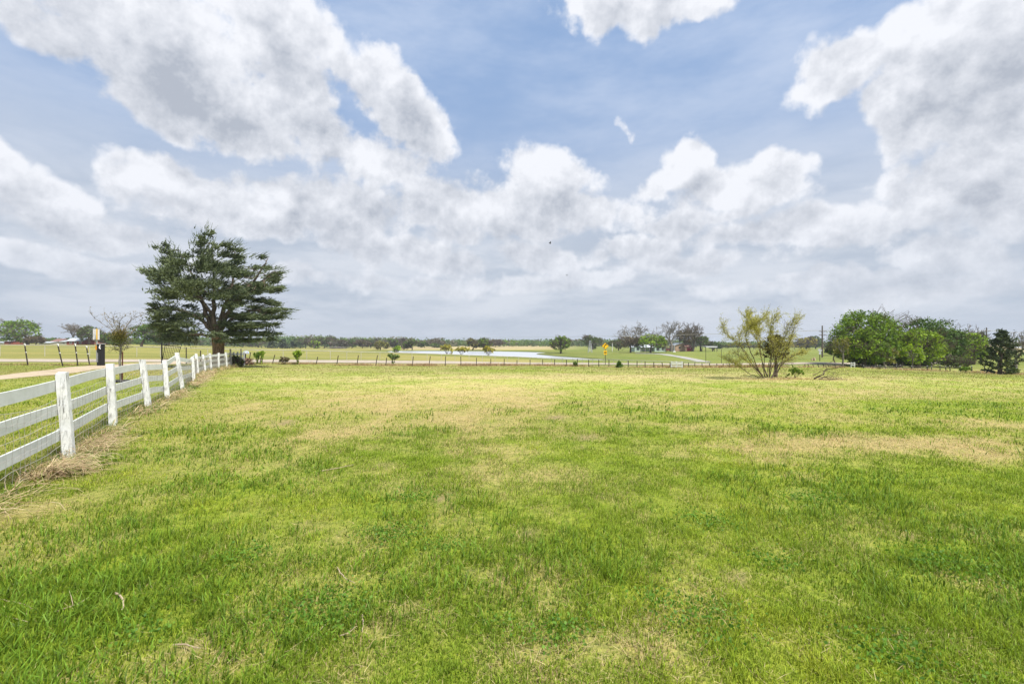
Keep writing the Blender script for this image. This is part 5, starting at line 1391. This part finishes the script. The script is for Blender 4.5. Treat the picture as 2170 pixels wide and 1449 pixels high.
def lattice_tower():
    Y = 196.0; x = PX(1250.5) * Y; z = at(1250.5, Y)[2]; zt = zpix(723, Y)
    root = thing('lattice_tower', (x, Y, z), 'small grey lattice tower on splayed legs standing on the pond lawn', 'tower')
    f = lambda t, sx, sy: np.array((x + sx * (.85 * (1 - t) + .28 * t), Y + sy * (.85 * (1 - t) + .28 * t), z + (zt - z) * t))
    for sx in (-1, 1):
        for sy in (-1, 1): a = Acc(); a.tube([f(0, sx, sy), f(1, sx, sy)], .06, 5); part('leg', a, M_GALV, root)
    a = Acc()
    cs = [(-1, -1), (1, -1), (1, 1), (-1, 1)]
    for k in range(5):
        t0, t1 = k / 5, (k + 1) / 5
        for i in range(4):
            p, q = cs[i], cs[(i + 1) % 4]; a.tube([f(t1, *p), f(t1, *q)], .035, 4); a.tube([f(t0, *p), f(t1, *q)], .025, 4); a.tube([f(t0, *q), f(t1, *p)], .025, 4)
    part('bracing', a, M_GALV, root)
    a = Acc(); a.box((x, Y, zt + .12), (.85, .85, .24)); part('platform', a, M_GALV, root)
lattice_tower()
def small_poles():
    for px, Y, tp, r, m, lb in ((1297.5, 214, 728, .16, M_FRAME, 'short white pole right of the yellow diamond sign, on the far lawn'), (1495.7, 66, 740, .035, M_TPOST, 'thin dark pole beside the far end of the concrete path'), (1528.7, 66, 740.5, .035, M_TPOST, 'thin dark pole at the left edge of the willow shrub')):
        x, y, z = at(px, Y); a = Acc(); a.tube([(x, y, z - .3), (x, y, zpix(tp, Y))], [r, r * .8], 8)
        root = thing('yard_pole', (x, y, z), lb, 'pole'); part('pole_shaft', a, m, root)
        a = Acc(); a.tube([(x, y, zpix(tp, Y)), (x, y, zpix(tp, Y) + r * 1.2)], [r * 1.3, r * .8], 8); part('cap', a, m, root)
small_poles()
def gate_post_pair():
    Y = 64; root = thing('livestock_gate', at(1500, Y), 'low pale pipe gate where the concrete path meets the road', 'gate')
    X = lambda px: PX(px) * Y
    for px in (1495.5, 1502.5): 
        a = Acc(); z = zpix(764.5, Y); a.tube([(X(px), Y, zpix(771, Y)), (X(px), Y, z)], .05, 6); part('post', a, M_PIPE, root)
    for py in (765.2, 767.6): 
        a = Acc(); a.tube([(X(1495.5), Y, zpix(py, Y)), (X(1502.5), Y, zpix(py, Y))], .03, 5); part('rail', a, M_PIPE, root)
gate_post_pair()
def farm_left():
    def shed(name, px0, px1, Y, pyw, rise, wallm, roofm, label, cat, depth=7, axis='x', wins=()):
        x0, x1 = PX(px0) * Y, PX(px1) * Y; zb = at((px0 + px1) / 2, Y)[2]; zw = zpix(pyw, Y)
        root = thing(name, ((x0 + x1) / 2, Y, zb), label, cat); block(root, x0, x1, Y, Y + depth, zb, zw, rise, wallm, roofm, axis=axis)
        for px in wins: window(root, PX(px) * Y, Y, zb + (zw - zb) * .55, 1.0, min(1.1, (zw - zb) * .5))
    shed('shed', 9, 24, 205, 723.2, .5, M_RED, M_GREYROOF, 'small bright red shed at the far left under the spreading tree', 'shed', 6)
    shed('shed', -14, 7, 210, 726.6, .5, M_CREAM, M_ROOFW, 'low white shed cut by the left edge of the picture', 'shed', 6)
    shed('farmhouse', 141, 176, 205, 722.4, 1.25, M_RED, M_ROOFW, 'red farmhouse with a white hipped-looking metal roof left of the pale green tree', 'house', 5.5, wins=(150, 160, 170))
    shed('farm_annex', 128, 142, 208, 724, .6, M_CREAM, M_ROOFW, 'cream annex with white roof touching the left end of the red farmhouse', 'shed', 6, wins=(135,))
    shed('shed', 83, 106, 212, 726.6, .5, M_CREAM, M_ROOFW, 'long low white-roofed shed between the spreading tree and the farmhouse', 'shed', 6)
    shed('brick_house', 108, 126, 222, 723.5, 1.2, M_BRICK, M_ROOFR, 'small brown-roofed brick house behind the gap left of the annex', 'house', 7, wins=(113, 121))
    shed('brick_house', 180, 200, 220, 723.4, 1.0, M_BRICK, M_ROOFR, 'low red brick house under the pale green farm tree', 'house', 7, wins=(186, 194))
    shed('far_barn', 2162, 2190, 260, 739.2, 1.2, M_CREAM, M_ROOFW, 'low white barn far away at the right edge', 'barn', 9)
farm_left()
def brush_pile():
    Y = 330.0; x, y, z = at(716, Y); rs = RS(4); S = []
    for _ in range(150):
        p = np.array((rs.normal(0, 2.6), rs.normal(0, 1.2), abs(rs.normal(.5, .5)))); d = rs.normal(0, 1, 3) * (1.6, 1, .5); S.append((p - d, p + d, .12, .05))
    o = link('brush_pile', tubes_mesh('brush_pile', S, M_BARKG, 4), None, (x, y, z)); tag(o, 'low grey pile of cut brush before the far tree line', 'brush pile')
brush_pile()
def debris():
    x, y, z = ground(1725.5, 764); rs = RS(8); a = Acc()
    root = thing('stump_pile', (x, y, z), 'pale broken stumps lying on the green verge left of the grey diamond sign', 'stumps')
    for i in range(5):
        dx = rs.uniform(-.3, .3) + (i - 2) * .17; h = rs.uniform(.25, .62)
        a = Acc(); a.tube([(x + dx, y + rs.uniform(-.2, .2), z - .05), (x + dx + rs.uniform(-.15, .25), y, z + h * .6), (x + dx + rs.uniform(-.1, .3), y, z + h)], [.15, .12, .06], 7); part('stump', a, simple_mat('pale_wood', (.40, .30, .21), .9), root)
debris()

# ------------------------------------------------------------------ staked young tree on the left
def young_tree():
    Y = 18.9; x, y, z = at(257.5, Y); k = Y / F; rs = RS(31)
    root = thing('young_tree', (x, y, z), 'young tree with thin bare branches and a brown-green tuft, behind the second fence bay', 'tree')
    def L(cx, cy, d=0.0): return np.array(((180 + cx / 12.056 - 257.5) * k, d, (722 - (670 + cy / 12.056)) * k + CAM_H - z))
    S = []
    def chain(pts, r0, r1, n=8):
        pts = np.array(pts); t = np.linspace(0, len(pts) - 1, n); P = np.array([np.interp(t, range(len(pts)), pts[:, i]) for i in range(3)]).T; P[1:] += rs.normal(0, .008, (n - 1, 3))
        r = np.linspace(r0, r1, n)
        for i in range(n - 1): S.append((P[i], P[i + 1], r[i], r[i + 1]))
        return P
    chain([(0, 0, -.05), L(890, 1200), L(905, 900), L(930, 740), L(900, 560)], .050, .026)
    lim = [(L(900, 560), L(700, 420, .2), L(430, 210, .4), L(200, 40, .6), L(120, -60, .7)), (L(890, 600), L(760, 380), L(600, 230, -.2), L(380, 20, -.3), L(330, -60, -.3)), (L(910, 560), L(880, 300), L(870, 150), L(640, 60), L(560, -40)),
           (L(905, 500), L(960, 250, .2), L(1040, 60, .3), L(1100, -60, .4)), (L(920, 600), L(1080, 420, -.2), L(1200, 200, -.2), L(1330, 60, -.2), L(1450, -30)), (L(930, 560), L(1060, 480), L(1240, 260, .3), L(1330, 20, .3), L(1400, -80)), (L(900, 450), L(740, 200), L(740, -40)), (L(900, 420), L(1040, 150, -.3), L(1180, 0, -.3)),
           (L(895, 905), L(820, 850), L(720, 845)), (L(930, 890), L(980, 840), L(1070, 820), L(1075, 760)), (L(900, 790), L(860, 760)), (L(950, 750), L(1000, 700), L(1060, 690))]
    tw = []
    for c in lim:
        P = chain(c, .016, .005)
        for p in P[2:]:
            for _ in range(4):
                d = rs.normal(0, 1, 3) * (1, .8, .8) + (0, 0, .5); d /= np.linalg.norm(d); q = p + d * rs.uniform(.05, .28); S.append((p, q, .005, .003)); tw.append(q)
    link('trunk', tubes_mesh('trunk', S, M_BARKG, 6, .003), root)
    n = 2600; c = L(900, 520); P = c + rs.normal(0, 1, (n, 3)) * (.17, .17, .20) * rs.uniform(.4, 1.2, (n, 1)); tw = np.array(tw)
    kx = rs.randint(0, len(tw), 260); P = np.concatenate([P, tw[kx] + rs.normal(0, .02, (260, 3))])
    V, q = leaf_quads(P, .028 * rs.uniform(.7, 1.3, len(P)), rs, 2.0)
    col = lerp(np.array((.09, .10, .02)), np.array((.30, .20, .06)), rs.uniform(0, 1, len(P)) * np.clip(.4 + (P[:, 2] - c[2]) * 2, 0, 1))
    link('crown', np_mesh('crown', V, [q], [M_LEAF], np.repeat(col, 4, 0)), root)
    a = Acc(); th = np.linspace(0, 6.283, 25); a.tube(np.stack([.27 * np.cos(th) + x - .02, .27 * np.sin(th) + y, th * 0 + z + .045], -1), .045, 7, cap=False)
    r2 = thing('rubber_ring', (x, y, z), 'black rubber ring lying around the foot of the young tree', 'tree ring'); part('ring', a, M_BLACK, r2)
    a = Acc(); xs = x + .10; a.beam((xs, y - .08, z - .1), (xs + .01, y - .08, zpix(745, Y)), .035, .03, side=(1, 0, 0)); r3 = thing('tree_stake', (xs, y - .08, z), 'dark red-brown steel stake beside the young tree trunk', 'stake')
    part('stake_shaft', a, simple_mat('rusty_stake', (.09, .03, .02), .8), r3); a = Acc(); a.beam((xs, y - .10, zpix(748, Y)), (xs - .12, y - .02, zpix(748, Y)), .02, .02); part('tie', a, M_BLACK, r3)
young_tree()

# ------------------------------------------------------------------ saplings and shrubs on the far fence line
def sapling(px, Y, tp, wpx, pal, label, seed, kind='stems', dens=1.0, name='sapling', base=None):
    T(name, label, px, Y, tp, wpx, kind, pal, cat='shrub' if name == 'shrub' else 'sapling', part_names=('stem', 'foliage'), dens=dens, seed=seed)
sapling(545, 43.6, 745, 13, 'green', 'thin half-bare green sapling on the far fence line beside the mailbox', 101, kind='sprig', dens=.25)
sapling(555, 43.4, 743, 9, 'bright', 'curved bright green sapling, second from the mailbox', 102, kind='sprig', dens=1.0)
sapling(602, 43.5, 757, 18, 'brown', 'dry brown little shrub between the two bright green saplings', 103, dens=.25, name='shrub')
sapling(631, 43.4, 741, 20, 'lime', 'brightest lime green sapling on the far fence line', 104, kind='sprig', dens=1.3)
sapling(833, 43.2, 749, 24, 'mid', 'upright many-stemmed green shrub on the far fence line below the lime shrub of the pond', 105, kind='sprig', dens=.35, name='shrub')
sapling(1219, 42.2, 767, 7, 'mid', 'tiny green shrub in the dry weeds left of the yellow diamond sign', 106, dens=1.2, name='shrub')
T('small_cedar', 'tiny dark green cedar in the dry weeds right of the yellow diamond sign', 1312, 42.0, 766, 10, 'cone', 'dark', cat='shrub', seed=107, part_names=('stem', 'foliage'))
sapling(2046, 39.0, 778, 14, 'green', 'small green shrub in the right-hand wire fence', 108, dens=1.2, name='shrub')
sapling(2143, 36.3, 779, 18, 'mid', 'small grey-green shrub just right of the leaning cedar', 109, dens=1.0, name='shrub')
T('shrub', 'grey-green leafy shrub growing through the far end of the white fence', 497, 35.5, 752, 34, 'bush', 'mid', cat='shrub', seed=110, part_names=('stem', 'foliage'), dens=1.0)
T('shrub', 'reddish dry shrub at the far end of the white fence', 522, 41.5, 758, 30, 'bush', 'reddry', cat='shrub', seed=111, part_names=('stem', 'foliage'), dens=.9)

def fallen_limb():
    bx, by, z = ground(1733, 805); k = by / F; rs = RS(6)
    root = thing('fallen_limb', (bx, by, z), 'dead branching limb lying on the pasture right of the willow shrub', 'dead limb')
    def L(cx, cy, d=0.0): return np.array(((1500 + cx / 6.5758 - 1733) * k, d, (805 - (640 + cy / 6.5758)) * k + .02))
    S = []
    for pts, r in (([(1530,1080),(1590,1020),(1660,960),(1750,920),(1830,890)], .035), ([(1500,1040),(1560,985),(1610,940),(1640,890),(1740,845)], .016), ([(1530,1080),(1620,1062),(1750,1075),(1870,1085)], .022), ([(1540,1075),(1650,1045),(1760,1030),(1900,1000)], .014), ([(1660,960),(1700,1000),(1800,990)], .008), ([(1620,1062),(1700,1050),(1820,1060)], .012),([(1560,1080),(1680,1090),(1800,1082)], .016)):
        P = np.array([L(a, b, rs.uniform(-.3, .3)) for a, b in pts]); P[:, 2] = np.maximum(P[:, 2], .02)
        t = np.linspace(0, len(P) - 1, 12); Q = np.array([np.interp(t, range(len(P)), P[:, i]) for i in range(3)]).T + rs.normal(0, .008, (12, 3)); rr = np.linspace(r, r * .25, 12)
        for i in range(11): S.append((Q[i], Q[i + 1], rr[i], rr[i + 1]))
        for i in range(3, 12):
            for _ in range(2): d = rs.normal(0, 1, 3) * (1, 1, .5); S.append((Q[i], Q[i] + d * .10, .005, .003))
    link('branch', tubes_mesh('branch', S, M_BARK, 6), root)
fallen_limb()
def sticks():
    data = [([(244,1256),(255,1265),(262,1282),(262,1298),(258,1306)], .009, 'thick pale curved stick lying in the grass at lower left, the largest stick', 0), ([(108,1299),(135,1294),(165,1286),(188,1276)], .005, 'thin grey forked stick in the grass left of the pale curved stick', 1),
            ([(0,1270),(30,1278),(55,1290),(70,1300)], .004, 'long thin twig at the left edge above the lower left corner', 0), ([(715,1205),(722,1222),(735,1238),(752,1250)], .006, 'pale curved reed lying upright in the grass left of the centre', 0),
            ([(768,1308),(770,1330),(768,1352)], .006, 'short straight pale stick in the bottom centre', 0), ([(368,1367),(395,1370),(412,1380),(425,1387)], .006, 'light grey bent stick in the dry patch at the bottom left', 0), ([(645,1362),(670,1350),(690,1336)], .005, 'thin pale twig leaning right in the straw at the bottom', 0),
            ([(720,1352),(740,1350),(757,1340)], .005, 'short pale twig left of the straight stick in the bottom centre', 0), ([(0,1302),(25,1312),(60,1325)], .005, 'lower dark twig at the left edge', 0), ([(680,1001),(715,996),(750,990)], .008, 'long straw-coloured twig in the middle of the lawn', 0)]
    for pts, r, lb, fork in data:
        r *= .72
        W = [np.array(ground(*p)) for p in pts]; c = W[0]
        W = np.array([w + np.array((0, 0, .03 + .01 * i)) for i, w in enumerate(W)]) - c
        t = np.linspace(0, len(W) - 1, 12); P = np.array([np.interp(t, range(len(W)), W[:, i]) for i in range(3)]).T; P[1:-1] += RS(int(c[0] * 1000) % 9999).normal(0, .0013, (10, 3)); P[:, 2] -= .012
        a = Acc(); a.tube(P, np.linspace(r, r * .45, 12) * RS(3).uniform(.8, 1.2, 12), 6)
        if fork: a.tube([P[6], P[6] + np.array((-.05, .04, .03)), P[6] + np.array((-.12, .10, .035))], [r * .6, r * .5, r * .3], 5)
        else: a.tube([P[8], P[8] + (P[9] - P[8]) * .4 + np.array((.005, 0, .008))], [r * .8, r * .3], 5)
        o = link('stick', a.mesh('stick', M_STICK), None, tuple(c)); tag(o, lb, 'stick', 'sticks lying in the grass')
M_STICK = simple_mat('pale_stick', (.38, .30, .20), .8)
sticks()
def birds():
    for px, py, s, lb in ((1165.5, 514.5, 1.0, 'dark bird gliding high above the pond, larger of two'), (1201, 583, .6, 'smaller dark bird flying lower over the pond')):
        Y = 90.0; x, z = PX(px) * Y, zpix(py, Y)
        root = thing('bird', (x, Y, z), lb, 'bird', 'birds in the sky')
        b = Acc(); b.tube([(x - .22 * s, Y, z + .03 * s), (x - .1 * s, Y, z), (x + .12 * s, Y, z - .02), (x + .3 * s, Y, z - .05)], [.02 * s, .07 * s, .06 * s, .015 * s], 8); part('body', b, M_BLACK, root)
        for sd in (-1, 1):
            w = Acc(); w.add([(x - .10 * s, Y, z), (x + .12 * s, Y, z), (x + .18 * s, Y + sd * .55 * s, z - .12 * s * sd), (x + .02 * s, Y + sd * .6 * s, z - .12 * s * sd), (x - .10 * s, Y, z + .015), (x + .12 * s, Y, z + .015), (x + .18 * s, Y + sd * .55 * s, z - .12 * s * sd + .01), (x + .02 * s, Y + sd * .6 * s, z - .12 * s * sd + .01)],
                             [np.array([(0, 1, 2, 3), (7, 6, 5, 4), (0, 4, 5, 1), (1, 5, 6, 2), (2, 6, 7, 3), (3, 7, 4, 0)])]); part('wing', w, M_BLACK, root)
birds()

# ------------------------------------------------------------------ dry weeds
def weeds():
    rs = RS(41); P, H, W, C, LN = [], [], [], [], []
    def line(pts, n, width, h, w, cols, dens_noise=1.5, lean=(.2, 1.1)):
        pts = np.array(pts); s = np.concatenate([[0], np.cumsum(np.hypot(*np.diff(pts, axis=0).T))]); t = rs.uniform(0, s[-1], n)
        f = vnoise(t, t * 0, dens_noise, 5, 3); k = rs.uniform(0, 1, n) < np.clip((f - .25) * 2.2, .08, 1); t = t[k]; f = f[k]
        x = np.interp(t, s, pts[:, 0]) + rs.normal(0, width, len(t)); y = np.interp(t, s, pts[:, 1]) + rs.normal(0, width, len(t))
        P.append(np.stack([x, y, hz(x, y)], -1)); H.append(rs.uniform(*h, len(t)) * (.45 + f)); W.append(np.full(len(t), w) * rs.uniform(.6, 1.4, len(t)))
        c = np.array(cols)[rs.randint(0, len(cols), len(t))]; C.append(c * rs.uniform(.7, 1.25, len(t))[:, None]); LN.append(rs.uniform(*lean, len(t)))
    A = (.30, .17, .10); B = (.40, .28, .17); S2 = (.50, .40, .22); G = (.13, .17, .03)
    fl = [at(q[0], 44.2 if q[0] < 700 else 42.6)[:2] for q in bx3] + [at(q[0], 43)[:2] for q in bx4]
    line(fl, 26000, .28, (.12, .42), .022, [A, A, B, S2], 2.5)
    line([at(q[0], q[4])[:2] for q in bx5], 9000, .30, (.10, .40), .020, [B, S2, S2, A], 2.0)
    line([at(-60, 39)[:2], at(60, 39)[:2], at(130, 38)[:2], at(210, 38)[:2]], 2600, .3, (.1, .3), .022, [A, B, G], 2.0)
    line([at(1560, 20.8)[:2], at(1630, 20.6)[:2], at(1700, 20.8)[:2], at(1790, 20.8)[:2]], 5200, .28, (.06, .2), .010, [A, B, S2, S2], 1.2, (.7, 1.5))
    line([(x, y) for x, y, _ in FBASE[6:13]], 9000, .28, (.12, .45), .012, [B, S2, G, G, S2], 2.0)
    n = sum(len(p) for p in P)
    me = blade_mesh('dry_weeds', np.concatenate(P), np.concatenate(H), np.concatenate(W), rs.uniform(0, 6.28, n), np.concatenate(LN), rs.uniform(.2, 1.2, n), np.concatenate(C), np.concatenate(C) * 1.15, M_STRAW)
    tag(link('dry_weeds', me), 'brown and straw coloured dry weeds along the fence lines', 'weeds', kind='stuff')
    # long tangled dead grass at the foot of the white fence
    Vs, Q, Cc = [], [], []; off = 0
    base = FBASE[:9, :2]; s = np.concatenate([[0], np.cumsum(np.hypot(*np.diff(base, axis=0).T))])
    m = 0
    for _ in range(4300):
        t = rs.uniform(0, s[-1]) if rs.uniform() < .5 else abs(rs.normal(0, 1.0)) + s[1] * .55
        f = vnoise(np.array([t]), np.array([0.]), 1.2, 9, 2)[0]
        if rs.uniform() > np.clip((f - .28) * 3, .12, 1) or t > s[-1]: continue
        i = min(len(s) - 2, np.searchsorted(s, t) - 1 if t > 0 else 0); i = max(i, 0)
        d = (base[i + 1] - base[i]) / np.linalg.norm(base[i + 1] - base[i]); nrm = np.array((d[1], -d[0]))
        p = base[i] + d * (t - s[i]) + nrm * rs.normal(.12, .15); L = rs.uniform(.15, .5)
        a = rs.normal(.2, .9) + (0 if rs.uniform() < .7 else 3.1); dirx = np.array((math.cos(a), math.sin(a)))
        z0 = hz1(*p) + rs.uniform(0, .10) * np.exp(-((p - base[i] - d * (t - s[i])) @ nrm - .15) ** 2 / .05)
        nseg = 4; w = .0035 * max(1, p[1] / 7) * rs.uniform(.7, 1.3); hgt = rs.uniform(.02, .14); cv = rs.normal(0, .6)
        side = np.array((-dirx[1], dirx[0], .3)); row = []
        for k in range(nseg + 1):
            u = k / nseg; aa = a + cv * u; q = np.array((p[0] + math.cos(aa) * L * u, p[1] + math.sin(aa) * L * u, z0 + hgt * math.sin(u * 2.6)))
            row += [q - side * w * (1 - .6 * u), q + side * w * (1 - .6 * u)]
        Vs += row; Q += [(off + 2 * k, off + 2 * k + 1, off + 2 * k + 3, off + 2 * k + 2) for k in range(nseg)]; off += 2 * (nseg + 1)
        c = np.array([(.46, .36, .21), (.36, .26, .15), (.52, .42, .26), (.26, .17, .10), (.20, .22, .06)][rs.randint(5)]) * rs.uniform(.75, 1.15); Cc += [c] * (2 * (nseg + 1))
    tag(link('dead_grass_tangle', np_mesh('dead_grass_tangle', Vs, [np.array(Q)], [M_STRAW], np.array(Cc))), 'tangled straw-coloured dead grass heaped along the foot of the white fence', 'dead grass', kind='stuff')
    # green weeds between the fence posts
    rs = RS(52); n = 5000; t = rs.uniform(0, s[-1], n); f = vnoise(t, t * 0, 1.0, 19, 2); k = f > .52; t = t[k]; n = len(t)
    x = np.interp(t, s, base[:, 0]) + rs.normal(.12, .14, n); y = np.interp(t, s, base[:, 1]) + rs.normal(0, .14, n)
    c = lerp(np.array((.05, .10, .02)), np.array((.14, .22, .03)), rs.uniform(0, 1, n))
    me = blade_mesh('green_weeds', np.stack([x, y, hz(x, y)], -1), rs.uniform(.06, .20, n), rs.uniform(.004, .010, n) * np.maximum(1, y / 9), rs.uniform(0, 6.28, n), rs.uniform(.1, .9, n), rs.uniform(.2, 1, n), c, c * 1.2, M_GRASS)
    tag(link('green_weeds', me), 'darker green weeds growing between the posts of the white fence', 'weeds', kind='stuff')
    # broad-leaved clover and weeds in the near lawn
    rs = RS(61); PP = []
    for px, py, r in ((690,1290,.22),(840,1140,.22),(950,1170,.15),(1180,1360,.16),(1190,1340,.08),(700,1320,.15),(1060,1340,.1),(1500,1330,.22),(1640,1200,.15),(1400,1290,.15),(300,1340,.12),(1900,1400,.2),(1720,1060,.2),(880,1060,.2),(520,1180,.16),(1500,1110,.2),(2000,1200,.25)):
        x, y, _ = ground(px, py); n = int(340 * (r / .2) ** 2); q = rs.normal(0, r * .55, (n, 2)); X, Y2 = x + q[:, 0] * 1.3, y + q[:, 1]; PP.append(np.stack([X, Y2, hz(X, Y2) + rs.uniform(.02, .075, n)], -1))
    P = np.concatenate(PP); n = len(P); V, q = leaf_quads(P, rs.uniform(.010, .020, n), rs, 1.25, None, 1.0)
    c = lerp(np.array((.07, .16, .02)), np.array((.17, .32, .04)), rs.uniform(0, 1, n))
    tag(link('clover', np_mesh('clover', V, [q], [M_GRASS], np.repeat(c, 4, 0))), 'patches of small broad-leaved clover in the near grass', 'clover', kind='stuff')
weeds()

# ------------------------------------------------------------------ air
def haze():
    a = Acc(); a.box((0, 2050, -1.0), (9400, 4560, 42))
    m, g = new_mat('haze'); o = g.node('ShaderNodeOutputMaterial'); v = g.node('ShaderNodeVolumePrincipled')
    v.inputs['Color'].default_value = (.80, .87, .95, 1); v.inputs['Density'].default_value = HAZE; v.inputs['Anisotropy'].default_value = .2
    g.l.new(v.outputs[0], o.inputs['Volume'])
    tag(link('haze', a.mesh('haze', m)), 'thin pale spring haze over the whole land', 'haze', kind='stuff')
HAZE = .00028
haze()
